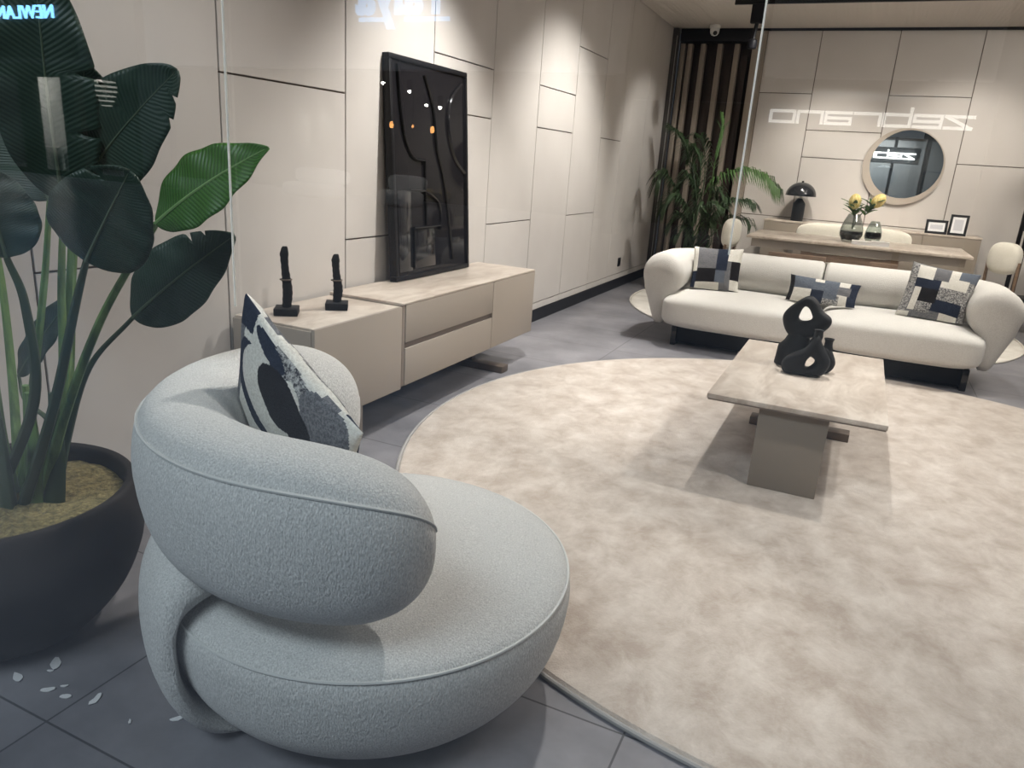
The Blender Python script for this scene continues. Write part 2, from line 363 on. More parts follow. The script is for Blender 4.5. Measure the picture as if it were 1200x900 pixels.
# ---------------------------------------------------------------- rugs
def rug(name, label, c, r, th, mtop, medge):
    t = thing(name, label, 'rug', (c[0], c[1], 0))
    bm = nb(); prof = [(0, th)] + [(r * k / 10, th) for k in range(1, 10)] + [(r - 0.035, th), (r - 0.02, th * 0.95), (r - 0.012, th * 0.55), (r - 0.012, 0.001), (0, 0.001)]
    lathe(bm, prof, 160); obj('pile', bm, mtop, t)
    bm = nb(); tube(bm, [((r - 0.003) * math.cos(2 * PI * i / 200), (r - 0.003) * math.sin(2 * PI * i / 200), 0.009) for i in range(200)], 0.009, 8, closed=True)
    obj('binding', bm, medge, t); return t
rug('round_rug', 'large round beige plush rug under the coffee table', (0.237, 4.032), 2.40, 0.022, M['rug'], M['rugedge'])
rug('round_rug', 'pale round rug under the dining table behind the sofa', (-0.33, 9.0), 2.05, 0.012, M['rug2'], M['rug2'])

# ---------------------------------------------------------------- armchair
ACH = thing('swivel_armchair', 'round cream boucle swivel armchair beside the potted plant', 'armchair', (-1.10, 1.60, 0), R(46))
SP = [(0.0, 0.035), (0.33, 0.035), (0.41, 0.05), (0.475, 0.095), (0.528, 0.165), (0.555, 0.24), (0.565, 0.31), (0.563, 0.35), (0.553, 0.378), (0.535, 0.396), (0.49, 0.414), (0.40, 0.430), (0.25, 0.442), (0.1, 0.446), (0, 0.447)]
bm = nb()
sp = spline([(r, 0, z) for r, z in SP], 3); lathe(bm, [(abs(p.x), p.z) for p in sp[1:-1]], 96)
seat = obj('seat', bm, M['boucle'], ACH)
bm = nb(); tube(bm, [(0.556 * math.cos(a), 0.556 * math.sin(a), 0.379) for a in [2 * PI * i / 128 for i in range(128)]], 0.0042, 6, closed=True)
obj('piping', bm, M['piping'], seat)
bm = lathe(nb(), [(0, 0), (0.345, 0), (0.35, 0.006), (0.35, 0.022), (0.34, 0.03), (0, 0.033)], 64); tag(obj('swivel_base', bm, M['blackgloss'], ACH), 'black swivel base')
def back_ring(th, st, sb, sw):
    r0, z0, hw, hu, hd = 0.462, 0.665, 0.142, 0.238, 0.188
    out = []
    for k in range(40):
        a = 2 * PI * k / 40
        ex = 2 / 2.5
        cu = math.copysign(abs(math.cos(a)) ** ex, math.cos(a)); cv = math.copysign(abs(math.sin(a)) ** ex, math.sin(a))
        hz = hu * st if cv > 0 else hd * sb
        r = r0 + (hw * cu) * sw + 0.03 * cv * (st if cv > 0 else sb); z = z0 + hz * cv     # leans out a touch at the top
        out.append(Vector((r * math.cos(th), r * math.sin(th), z)))
    return out
def fall(a, a0, a1, p):
    t = min(1, max(0, (a - a0) / (a1 - a0))); return max(0.012, 1 - t ** p) ** (1 / p)
rings = []; AM = R(93.5); nr = 72
for i in range(nr + 1):
    u = -1 + 2 * i / nr; a = AM * math.copysign(math.sin(abs(u) * PI / 2) ** 0.8, u)
    b_ = abs(a)
    rings.append(back_ring(PI + a, fall(b_, R(48), AM, 2.5), fall(b_, R(66), AM, 2.4), fall(b_, R(72), AM, 2.0) ** 0.75))
back = obj('backrest', rings_mesh(nb(), rings), M['boucle'], ACH)
bm = nb(); cen = [sum(rg, Vector()) / len(rg) for rg in rings]
tube(bm, [rg[5] + (rg[5] - c).normalized() * 0.001 for rg, c in zip(rings, cen)][3:-3], 0.0042, 6); obj('piping', bm, M['piping'], back)
# padded strap that carries the back, wrapping under the seat at the rear
prof_in = [(0.36, 0.030), (0.42, 0.041), (0.482, 0.085), (0.536, 0.158), (0.563, 0.235), (0.571, 0.31), (0.569, 0.36), (0.557, 0.395), (0.53, 0.414), (0.49, 0.427), (0.44, 0.437)]
prof_out = [(0.38, 0.006), (0.45, 0.010), (0.522, 0.050), (0.58, 0.128), (0.611, 0.22), (0.622, 0.31), (0.620, 0.39), (0.608, 0.45), (0.58, 0.50), (0.53, 0.53), (0.47, 0.54)]
pi_ = [(p.x, p.z) for p in spline([(a, 0, b) for a, b in prof_in], 4)]; po_ = [(p.x, p.z) for p in spline([(a, 0, b) for a, b in prof_out], 4)]
rings = []
for i in range(25):
    u = -1 + 2 * i / 24; e = max(0.02, (1 - abs(u) ** 8)) ** 0.5
    th = PI + u * R(27); rg = []
    midp = [((a[0] + b[0]) / 2, (a[1] + b[1]) / 2) for a, b in zip(pi_, po_)]
    for q, c_ in list(zip(pi_, midp)) + list(zip(po_[::-1], midp[::-1])):
        r = c_[0] + (q[0] - c_[0]) * e; z = c_[1] + (q[1] - c_[1]) * e
        rg.append(Vector((r * math.cos(th), r * math.sin(th), z)))
    rings.append(rg)
obj('support_strap', rings_mesh(nb(), rings), M['boucle'], ACH, angle=60)

# ---------------------------------------------------------------- cushions
def cushion(name, label, w, h, th, mtx, pattern, group=None, n=48, pinch=0.06):
    bm = nb(); grid = {}
    for side in (1, -1):
        for i in range(n + 1):
            for j in range(n + 1):
                u, v = i / n * 2 - 1, j / n * 2 - 1
                edge = abs(u) == 1 or abs(v) == 1
                if side == -1 and edge: grid[(side, i, j)] = grid[(1, i, j)]; continue
                px = u * w / 2 * (1 - pinch * (1 - v * v)) ; py = v * h / 2 * (1 - pinch * (1 - u * u))
                pz = side * th / 2 * ((1 - u ** 2) * (1 - v ** 2)) ** 0.42
                pz += 0.006 * noise.noise(Vector((u * 2.5, v * 2.5, side * 3.1)))* (0 if edge else 1)
                grid[(side, i, j)] = bm.verts.new((px, py, pz))
    for side in (1, -1):
        for i in range(n):
            for j in range(n):
                f = bm.faces.new([grid[(side, i + a, j + b)] for a, b in ((0, 0), (1, 0), (1, 1), (0, 1))])
                u, v = (i + 0.5) / n, (j + 0.5) / n
                f.material_index = pattern(u, v, side)
    o = obj(name, bm, mats=PAT, angle=None)
    o.matrix_world = mtx
    return tag(o, label, 'cushion', group)
def rects(lst, default=0):
    def f(u, v, side):
        for (u0, v0, u1, v1, m_) in lst:
            if u0 <= u < u1 and v0 <= v < v1: return m_
        return default
    return f
def frame_mtx(loc, xdir, ydir):
    x = Vector(xdir).normalized(); y = Vector(ydir); y = (y - x * y.dot(x)).normalized(); z = x.cross(y)
    m_ = Matrix((x, y, z)).transposed().to_4x4(); m_.translation = Vector(loc); return m_

# armchair cushion: curved black, grey and cream shapes
def swirl(u, v, side):
    w_ = max(0, (1 - (2 * u - 1) ** 2) * (1 - (2 * v - 1) ** 2)) ** 0.42
    b = 1 - v + 0.27 * w_; u = u - 0.07 * w_
    if side < 0: u = 1 - u
    e = lambda cx, cy, rx, ry, a=0: (((u - cx) * math.cos(a) + (b - cy) * math.sin(a)) / rx) ** 2 + ((-(u - cx) * math.sin(a) + (b - cy) * math.cos(a)) / ry) ** 2 < 1
    if u < 0.14 and b < 0.22: return 1
    if e(0.44, 0.42, 0.20, 0.18, 0.2) or e(0.60, 0.46, 0.17, 0.11, 0.5): return 3
    if e(0.54, 0.30, 0.06, 0.10, -0.5): return 0
    if e(0.78, 0.24, 0.19, 0.21): return 2
    if e(0.30, 0.17, 0.15, 0.075, 0.35): return 1
    if e(0.50, 0.17, 0.20, 0.10, 0.3): return 4
    if e(0.38, 0.46, 0.30, 0.26, 0.2): return 0
    if e(0.36, 0.47, 0.345, 0.31, 0.2) and b > 0.28: return 1
    if u < 0.07: return 2
    return 0
CT_, CR_, CL_ = Vector((-1.348, 1.386, 1.12)), Vector((-0.905, 1.262, 0.885)), Vector((-1.553, 1.532, 0.70))
CUSH_A = cushion('throw_cushion', 'black, grey and cream swirl patterned cushion on the round armchair', 0.52, 0.52, 0.125,
        frame_mtx((CR_ + CL_) / 2, CR_ - CT_, CT_ - CL_), swirl, n=150)
ci = CUSH_A.matrix_world.inverted()
for v in CUSH_A.data.vertices:                       # the soft cushion gives way to the curved back and the seat
    p = CUSH_A.matrix_world @ v.co; q = Vector((p.x + 1.10, p.y - 1.60, 0)); r = q.length
    p.z = max(p.z, 0.452)
    u_ = abs((p.z - 0.665) / (0.244 if p.z > 0.665 else 0.194))
    if u_ < 1:
        lim = 0.462 + 0.03 * (p.z - 0.665) / 0.22 - 0.150 * (1 - u_ ** 2.5) ** (1 / 2.5)
        if r > lim: q *= lim / r; p.x, p.y = q.x - 1.10, q.y + 1.60
    v.co = ci @ p

# ---------------------------------------------------------------- sideboard
SB = thing('sideboard', 'long taupe sideboard with pale stone top along the panelled wall', 'sideboard', (XW + 0.03, 2.66, 0))
def sbx(name, x0, x1, y0, y1, z0, z1, m_, par=None, bev=0.0025):   # in sideboard coordinates: x from wall, y along wall
    return obj(name, bx(x0, x1, y0, y1, z0, z1, bev, 2), m_, par or SB)
D = 0.50
sbx('low_cabinet', 0, D - 0.022, 0, 0.735, 0.212, 0.672, M['taupe'])
d = sbx('door', D - 0.020, D, 0.0, 0.735, 0.212, 0.684, M['taupe'])
sbx('low_top', 0.002, D - 0.021, 0.012, 0.735, 0.672, 0.684, M['trav']); SB.children[-1]['label'] = 'pale stone top of the lower cabinet'
sbx('tall_cabinet', 0, D - 0.022, 0.742, 2.575, 0.222, 0.689, M['taupe'])
sbx('tall_top', 0.0, D + 0.001, 0.742, 2.575, 0.690, 0.702, M['trav']); SB.children[-1]['label'] = 'pale stone top of the longer cabinet'
sbx('pilaster', D - 0.021, D - 0.004, 0.742, 0.770, 0.222, 0.689, M['taupedark'])
sbx('drawer', D - 0.020, D, 0.774, 1.865, 0.474, 0.689, M['taupe'])
sbx('drawer', D - 0.020, D, 0.774, 1.865, 0.222, 0.440, M['taupe'])
sbx('finger_groove', D - 0.021, D - 0.008, 0.774, 1.865, 0.4405, 0.4735, M['bronze'], bev=0.001)
sbx('door', D - 0.020, D, 1.870, 2.575, 0.222, 0.689, M['taupe'])
sbx('panel_leg', 0.05, D - 0.07, 0.43, 0.475, 0, 0.212, M['taupe'])
sbx('leg', 0.20, 0.26, 2.06, 2.12, 0.05, 0.222, M['bronze'])
sbx('foot', 0.03, D + 0.02, 2.04, 2.14, 0, 0.05, M['bronze'])

# leaning dark relief panel
A0 = Vector((-2.585, 3.935, 0.7065))
art_tilt = math.atan2(0.088, 1.33)
ART = thing('relief_art_panel', 'tall glossy black framed relief picture leaning on the wall above the sideboard', 'picture', A0)
ART.rotation_euler = (0, -art_tilt, 0)
AW, AH, AT = 0.965, 1.345, 0.052
bm = nb(); fw = 0.030
for a in ((-AT, 0, 0, AW, 0, fw), (-AT, 0, 0, AW, AH - fw, AH), (-AT, 0, 0, fw, fw, AH - fw), (-AT, 0, AW - fw, AW, fw, AH - fw)): box(bm, *a, 0.004)
obj('frame', bm, M['black'], ART)
M['artglass'] = mat('dark_glass', (0.010, 0.0095, 0.0115), 0.05, spec=0.12)
obj('panel', bx(-AT + 0.005, -0.014, fw, AW - fw, fw, AH - fw), M['artglass'], ART)
def a2(u, v): return Vector((-0.0125, u * AW, v * AH))
bm = nb()
for pts in ([(0.10, 0.96), (0.12, 0.80), (0.16, 0.66), (0.26, 0.57), (0.40, 0.555)], [(0.40, 0.56), (0.40, 0.45), (0.40, 0.24)], [(0.42, 0.94), (0.52, 0.80), (0.56, 0.62), (0.64, 0.48), (0.70, 0.30), (0.76, 0.06)],
            [(0.92, 0.94), (0.76, 0.85), (0.72, 0.72), (0.80, 0.58), (0.95, 0.50)], [(0.20, 0.42), (0.40, 0.41), (0.56, 0.36), (0.60, 0.28), (0.58, 0.22)], [(0.24, 0.24), (0.58, 0.24)], [(0.24, 0.24), (0.24, 0.05)]):
    tube(bm, spline([a2(*p) for p in pts], 10), 0.018, 8, flat=0.5)
obj('raised_lines', bm, M['blackgloss'], ART)
M['artrelief'] = mat('dark_relief', (0.012, 0.012, 0.014), 0.10)
bm = nb(); box(bm, -0.014, -0.009, 0.055, 0.21, 0.05, 0.56, 0.003); box(bm, -0.014, -0.010, 0.25, 0.50, 0.06, 0.31, 0.003); obj('raised_shape', bm, M['artrelief'], ART)

# two slim totems on the low cabinet
def totem(loc, h, rz, label):
    t = thing('totem_figurine', label, 'figurine', loc, rz, 'black totem figurines on the sideboard')
    obj('base', bx(-0.057, 0.057, -0.057, 0.057, 0, 0.036, 0.003), M['sculpt'], t)
    bm = nb(); rings = []; nn = 34
    for i in range(nn + 1):
        u = i / nn; z = 0.036 + u * (h - 0.036)
        w = 0.021 + 0.003 * math.sin(u * 7) - 0.012 * max(0, u - 0.9) * 10 * (u > 0.9) + 0.0012 * math.sin(u * 60)
        w = max(w, 0.006); dx = 0.004 * math.sin(u * 6)
        rings.append([Vector((dx + w * math.cos(2 * PI * k / 14) * (1 + 0.12 * math.sin(3 * 2 * PI * k / 14 + u * 5)), 0.8 * w * math.sin(2 * PI * k / 14), z)) for k in range(14)])
    obj('figure', rings_mesh(bm, rings), M['sculpt'], t, angle=25)
    bm = nb(); tube(bm, [(0.027 * math.cos(a), 0.024 * math.sin(a), 0.036 + (h - 0.036) * 0.46) for a in [2 * PI * i / 20 for i in range(20)]], 0.004, 6, closed=True); obj('ring', bm, M['bronze'], t)
totem((-2.515, 2.845, 0.6845), 0.335, R(35), 'taller black totem figurine, on the lower cabinet end towards the plant')
totem((-2.42, 3.12, 0.6845), 0.285, R(35), 'shorter black totem figurine, on the lower cabinet towards the dark picture')

# ---------------------------------------------------------------- coffee table
CT = thing('coffee_table', 'low coffee table with travertine top on the round rug', 'coffee table', (-0.13, 4.25, 0.022))
z0 = -0.022
obj('top', bx(-0.402, 0.402, -0.695, 0.735, 0.446 + z0, 0.470 + z0, 0.003), M['trav'], CT)
obj('apron', bx(-0.397, 0.397, -0.69, 0.73, 0.438 + z0, 0.446 + z0, 0.001, 1), M['taupedark'], CT)
obj('panel_leg', bx(-0.155, 0.162, -0.64, -0.59, 0, 0.438 + z0, 0.003), M['console'], CT)
obj('leg', bx(-0.03, 0.03, 0.36, 0.42, 0.05, 0.438 + z0, 0.003), M['bronze'], CT)
obj('foot', bx(-0.28, 0.29, 0.34, 0.44, 0, 0.05, 0.003), M['bronze'], CT)

# black looped ceramic vases
def loop_vase(bm, pts, r, n=14, flat=1.0): return tube(bm, spline(pts, 8), r, n, closed=False, flat=flat)
def pillow_ring(bm, outer, inner, th):
    """solid with a hole between two closed outlines (x,z lists of equal length), rounded in depth"""
    n = len(outer); K_ = 16; rings = []
    for k in range(K_):
        a = 2 * PI * k / K_; ca, sa = math.cos(a), math.sin(a)
        w = 0.5 + 0.5 * math.copysign(abs(ca) ** 0.7, ca); sa = math.copysign(abs(sa) ** 0.7, sa)
        rings.append([Vector((i_[0] + (o_[0] - i_[0]) * w, th * sa, i_[1] + (o_[1] - i_[1]) * w)) for o_, i_ in zip(outer, inner)])
    V = [[bm.verts.new(p) for p in rg] for rg in rings]
    for k in range(K_):
        for i in range(n): bm.faces.new((V[k][i], V[k][(i + 1) % n], V[(k + 1) % K_][(i + 1) % n], V[(k + 1) % K_][i]))
    return bm
def closed_spl(pts, m_=48):
    P = pts; n = len(P); out = []
    for i in range(n):
        a, b, c, d = [Vector((*P[(i + k - 1) % n], 0)) for k in range(4)]
        for k in range(m_ // n):
            t = k / (m_ // n); q = 0.5 * ((2 * b) + (c - a) * t + (2 * a - 5 * b + 4 * c - d) * t * t + (3 * b - a - 3 * c + d) * t ** 3); out.append((q.x, q.y))
    return out
ZT = 0.4705
px2m = 1 / 200.0      # crop pixels -> metres at the table's distance are folded into the outlines below
def vp(lst, ox, oy, k): return [((x - ox) * k, (oy - y) * k) for x, y in lst]
kk = 0.00063
vx = thing('loop_vase', 'tall black ceramic vase with a big loop on top, on the coffee table', 'vase', (-0.205, 4.43, ZT), R(-3))
o_ = closed_spl(vp([(350, 146), (430, 182), (485, 262), (566, 318), (572, 380), (520, 450), (420, 520), (310, 540), (225, 500), (172, 405), (170, 325), (235, 235)], 330, 790, kk))
i_ = closed_spl(vp([(345, 240), (375, 255), (400, 295), (412, 330), (400, 352), (375, 365), (345, 372), (318, 368), (300, 350), (303, 320), (312, 285), (325, 255)], 330, 790, kk))
bm = pillow_ring(nb(), o_, i_, 0.045); obj('loop', bm, M['sculpt'], vx, angle=None)
bm = nb(); rings = [[Vector((dx + w * math.cos(2 * PI * k / 20), 0.8 * w * math.sin(2 * PI * k / 20), z)) for k in range(20)] for z, w, dx in ((0, 0.078, -0.028), (0.006, 0.084, -0.028), (0.108, 0.082, -0.022), (0.118, 0.076, -0.020), (0.145, 0.068, -0.006), (0.19, 0.055, 0), (0.215, 0.03, 0))]
obj('foot', rings_mesh(bm, rings), M['sculpt'], vx)
vy = thing('loop_vase', 'low wide black ceramic vase with a round hole, front of the coffee table set', 'vase', (-0.135, 4.255, ZT), R(4))
o_ = closed_spl(vp([(470, 425), (515, 500), (560, 565), (605, 640), (600, 700), (560, 770), (480, 792), (360, 796), (240, 785), (220, 700), (280, 630), (390, 560)], 420, 794, kk))
i_ = closed_spl(vp([(440, 628), (458, 632), (475, 645), (480, 662), (476, 685), (462, 705), (445, 722), (425, 726), (412, 712), (412, 690), (418, 662), (427, 640)], 420, 794, kk))
bm = pillow_ring(nb(), o_, i_, 0.055)
for v in bm.verts: v.co.z = max(v.co.z, 0.0)
obj('body', bm, M['sculpt'], vy, angle=None)
bm = lathe(nb(), [(0.021, 0.20), (0.024, 0.22), (0.022, 0.245), (0.026, 0.255), (0.018, 0.252), (0.014, 0.21)], 20, c=(0.034, 0, 0.0)); obj('neck', bm, M['sculpt'], vy)
vz = thing('loop_vase', 'small black ceramic bottle vase with a side hole, beside the looped vases', 'vase', (-0.045, 4.385, ZT), R(-8))
o_ = closed_spl(vp([(620, 540), (660, 575), (695, 640), (708, 690), (695, 735), (660, 770), (610, 772), (560, 765), (545, 700), (555, 640), (565, 580), (590, 550)], 625, 772, kk))
i_ = closed_spl(vp([(590, 600), (602, 606), (614, 625), (620, 650), (621, 675), (614, 695), (604, 705), (594, 700), (590, 680), (588, 655), (586, 630), (586, 610)], 625, 772, kk))
bm = pillow_ring(nb(), o_, i_, 0.04)
for v in bm.verts: v.co.z = max(v.co.z, 0.0)
obj('body', bm, M['sculpt'], vz, angle=None)
bm = lathe(nb(), [(0.028, 0.13), (0.022, 0.155), (0.021, 0.175), (0.026, 0.188), (0.027, 0.193), (0.019, 0.192), (0.014, 0.16)], 20); obj('neck', bm, M['sculpt'], vz)

# ---------------------------------------------------------------- sofa
SO = thing('sofa', 'long cream two-seat sofa with rolled arms facing the coffee table', 'sofa', (-0.22, 7.0, 0))
sx, sy = -0.22, 7.0
obj('plinth', bx(-1.36 - sx, 0.95 - sx, 6.56 - sy, 7.30 - sy, 0.02, 0.17, 0.004), M['black'], SO)
for xx in (-1.365, 0.915): obj('leg', bx(xx - sx, xx + 0.045 - sx, 6.50 - sy, 7.34 - sy, 0, 0.17, 0.003), M['blackgloss'], SO)
for x0, x1 in ((-1.485, -0.192), (-0.178, 1.035)):
    bm = superbox(nb(), x0 - sx, x1 - sx, 6.37 - sy, 7.34 - sy, 0.165, 0.452, 6.5, 30, 5.0)
    for v in bm.verts:           # crown the cushion a little
        u = (v.co.x + sx - (x0 + x1) / 2) / ((x1 - x0) / 2); w = (v.co.y + sy - 6.85) / 0.49
        if v.co.z > 0.31: v.co.z += 0.022 * max(0, 1 - u * u) * max(0, 1 - w * w) ** 0.5
        if v.co.y + sy < 6.6: v.co.y -= 0.03 * max(0, 1 - u * u)
    obj('seat_cushion', bm, M['sofa'], SO, angle=60)
def teardrop():
    pts = []
    for k in range(20):                      # head, from inner-bottom over the top to the outer side
        a = R(215) - R(240) * k / 19; pts.append((0.185 * math.cos(a) , 0.600 + 0.192 * math.sin(a)))
    pts += [(0.158, 0.46), (0.118, 0.36), (0.085, 0.27), (0.055, 0.19), (0.025, 0.150), (-0.03, 0.150), (-0.06, 0.19), (-0.075, 0.28), (-0.085, 0.36), (-0.105, 0.43)]
    return pts
TD_ = teardrop(); tcx, tcz = 0.0, 0.56
def sofa_shell(sign, xc, xend, name):
    yb, rc, yf = 7.33, 0.33, 6.66
    path = []                                # (x, y, outward normal)
    nst = 10
    for i in range(nst): 
        path.append((xc + (xend - sign * rc - xc) * i / nst, yb, 0.0, 1.0))
    for i in range(13):
        a = PI / 2 * i / 12; path.append((xend - sign * rc + sign * rc * math.sin(a), yb - rc + rc * math.cos(a), sign * math.sin(a), math.cos(a)))
    for i in range(1, 8): path.append((xend, yb - rc + (yf - yb + rc) * i / 7, sign, 0.0))
    rings = []
    def ring(x, y, nx, ny, s, dx=0, dy=0):
        return [Vector((x + dx + nx * (tcx + (o_ - tcx) * s) - sx, y + dy + ny * (tcx + (o_ - tcx) * s) - sy, tcz + (z_ - tcz) * s)) for o_, z_ in TD_]
    p = path[0]
    for k in range(6, 0, -1):
        a = PI / 2 * k / 6; rings.append(ring(*p, max(0.80 + 0.20 * math.cos(a), 0.02), dx=-sign * 0.035 * math.sin(a) * -1 * -1))
    for q in path: rings.append(ring(*q, 1.0))
    p = path[-1]
    for k in range(1, 9):
        a = PI / 2 * k / 8; rings.append(ring(*p, max(math.cos(a) ** 0.62, 0.03), dy=-0.105 * math.sin(a)))
    return obj(name, rings_mesh(nb(), rings), M['sofa'], SO, angle=70)
sofa_shell(-1, -0.262, -1.53, 'backrest'); sofa_shell(1, -0.182, 1.06, 'backrest')

# sofa cushions
P1 = [(0, .45, .10, 1, 0), (.10, .52, .50, 1, 2), (.0, .0, .1, .45, 1), (.50, .48, .74, 1, 1), (.74, .70, 1, 1, 0), (.1, .22, .5, .52, 3), (.1, .05, .42, .22, 0), (.42, .22, .70, .48, 5), (.42, .05, .60, .22, 0), (.7, .3, .82, .7, 2), (.82, .3, 1, .7, 3), (.6, .05, .82, .3, 2), (.82, .08, 1, .3, 0), (0, 0, 1, .08, 3)]
cushion('throw_cushion', 'square navy, grey and cream patchwork cushion by the sofa arm near the slatted screen', 0.44, 0.44, 0.15,
        frame_mtx((-1.13, 6.98, 0.635), (1, 0.10, 0.03), (0.03, 0.38, 1)), rects(P1, 2), 'patchwork cushions on the sofa', n=60)
P2 = [(0, 0, .07, 1, 3), (.07, .55, .36, 1, 5), (.07, .05, .33, .55, 0), (.36, .55, .50, .85, 5), (.33, .1, .52, .55, 1), (.50, .3, .72, 1, 5), (.52, .0, .75, .45, 4), (.72, .5, .90, .8, 2), (.72, .0, .86, .5, 0), (.75, .0, .86, .45, 0), (.86, 0, 1, 1, 1)]
cushion('throw_cushion', 'oblong grey and cream patchwork cushion in the middle of the sofa', 0.58, 0.26, 0.12,
        frame_mtx((-0.20, 6.93, 0.555), (1, 0.0, -0.05), (0.03, 0.42, 1)), rects(P2, 0), 'patchwork cushions on the sofa', n=60)
P3 = [(0, .0, .18, .10, 0), (0, 0, .12, 1, 4), (.12, .72, .36, .96, 0), (.12, .55, .50, .74, 1), (.14, .14, .24, .55, 0), (.24, .30, .50, .58, 3), (.36, .74, .6, 1, 2), (.50, .62, .90, .82, 0), (.6, .82, .74, 1, 0), (.74, .8, 1, 1, 5), (.50, .38, .92, .62, 4), (.24, .12, .46, .30, 4), (.46, .16, .90, .38, 1), (.1, 0, .62, .16, 2), (.62, 0, .88, .16, 0), (.9, .1, 1, .8, 4)]
cushion('throw_cushion', 'square navy, grey and cream patchwork cushion by the sofa arm nearest the picture frames', 0.50, 0.48, 0.15,
        frame_mtx((0.66, 6.90, 0.66), (1, -0.12, -0.10), (0.20, 0.42, 1)), rects(P3, 2), 'patchwork cushions on the sofa', n=60)

for c_ in [o for o in C.objects if o.name.startswith('throw_cushion') and o is not CUSH_A]:      # cushions give way to the seat, back and arms
    ci = c_.matrix_world.inverted()
    for v in c_.data.vertices:
        p = c_.matrix_world @ v.co; p.z = max(p.z, 0.477); k = 1 - ((p.z - 0.60) / 0.197) ** 2
        if k > 0:
            d_ = 0.191 * math.sqrt(k); p.y = min(p.y, 7.33 - d_)
            if p.y > 6.5: p.x = max(min(p.x, 1.06 - d_), -1.53 + d_)
        v.co = ci @ p

# ---------------------------------------------------------------- console by the back wall
CO = thing('console_cabinet', 'tall taupe console cabinet under the round mirror', 'cabinet', (0.08, 10.52, 0))
obj('carcass', bx(-1.23, 1.23, -0.19, 0.215, 0.10, 0.945, 0.003), M['console'], CO)
obj('top', bx(-1.235, 1.235, -0.215, 0.217, 0.945, 0.965, 0.002), M['trav'], CO)
for i in range(4): obj('door', bx(-1.23 + i * 0.615 + 0.003, -1.23 + (i + 1) * 0.615 - 0.003, -0.21, -0.19, 0.10, 0.942, 0.002), M['console'], CO)
obj('plinth', bx(-1.15, 1.15, -0.15, 0.2, 0, 0.10), M['black'], CO, smooth=False)

LT = thing('table_lamp', 'black mushroom table lamp on the console cabinet', 'lamp', (-0.775, 10.50, 0.966))
obj('base', lathe(nb(), [(0, 0), (0.074, 0), (0.076, 0.004), (0.076, 0.215), (0.070, 0.23), (0.036, 0.272), (0.026, 0.285), (0, 0.285)], 32), M['black'], LT)
obj('neck', lathe(nb(), [(0.016, 0.283), (0.016, 0.35)], 20), M['alu'], LT)
pr = [(0.188 * math.cos(a), 0.315 + 0.172 * math.sin(a)) for a in [PI / 2 * i / 14 for i in range(14)]] + [(0.014, 0.488), (0.014, 0.502), (0, 0.506)]
pr2 = [(0, 0.455)] + [(0.178 * math.cos(a), 0.315 + 0.157 * math.sin(a)) for a in [PI / 2 * (13 - i) / 14 for i in range(14)]] 
obj('shade', lathe(nb(), pr2[1:] + pr, 48, cap=False), M['blackgloss'], LT)

# round mirror with offset ring
MR = thing('round_mirror', 'round wall mirror with an offset beige ring frame above the console', 'mirror', (0.365, YB, 1.745))
bm = nb(); ro, ri = 0.458, 0.405; nn = 72; K8 = []
for i in range(nn):
    a = 2 * PI * i / nn
    o2 = Vector((-0.03 + ro * math.cos(a), 0, -0.03 + ro * math.sin(a))); i2 = Vector((ri * math.cos(a), 0, ri * math.sin(a)))
    K8.append([bm.verts.new((p.x, y, p.z)) for p, y in ((o2, 0), (o2, -0.035), (o2 * 0.98 + i2 * 0.02, -0.042), (i2, -0.042), (i2, -0.0))])
for i in range(nn):
    a, b = K8[i], K8[(i + 1) % nn]
    for k in range(4): bm.faces.new((a[k], b[k], b[k + 1], a[k + 1]))
obj('frame', bm, M['mirrorframe'], MR)
bm = lathe(nb(), [(0, 0.012), (0.405, 0.012), (0.407, 0.008), (0.407, 0.0), (0, 0)], 72); bm.transform(Matrix.Rotation(R(90), 4, 'X'))
mg = obj('mirror_glass', bm, M['mirror'], MR, angle=20); mg.location.y = -0.012

def pframe(loc, w, h, rz, tilt, label):
    t = thing('picture_frame', label, 'picture frame', loc, rz, 'black photo frames on the console'); t.rotation_euler = (-tilt, 0, rz)
    b_ = 0.028; bm = nb()
    for a in ((-w / 2, w / 2, 0, 0.018, 0, b_), (-w / 2, w / 2, 0, 0.018, h - b_, h), (-w / 2, -w / 2 + b_, 0, 0.018, b_, h - b_), (w / 2 - b_, w / 2, 0, 0.018, b_, h - b_)): box(bm, *a, 0.002)
    obj('frame', bm, M['black'], t)
    obj('mat', bx(-w / 2 + b_, w / 2 - b_, 0.006, 0.014, b_, h - b_), M['paper'], t, smooth=False)
    obj('picture', bx(-w / 2 + b_ + 0.022, w / 2 - b_ - 0.022, 0.004, 0.006, b_ + 0.03, h - b_ - 0.03), M['print'], t, smooth=False)
    return t
pframe((0.825, 10.40, 0.967), 0.235, 0.165, R(4), R(12), 'landscape black photo frame, lower of the pair on the console')
pframe((1.045, 10.40, 0.967), 0.195, 0.245, R(-8), R(12), 'upright black photo frame, taller of the pair on the console')

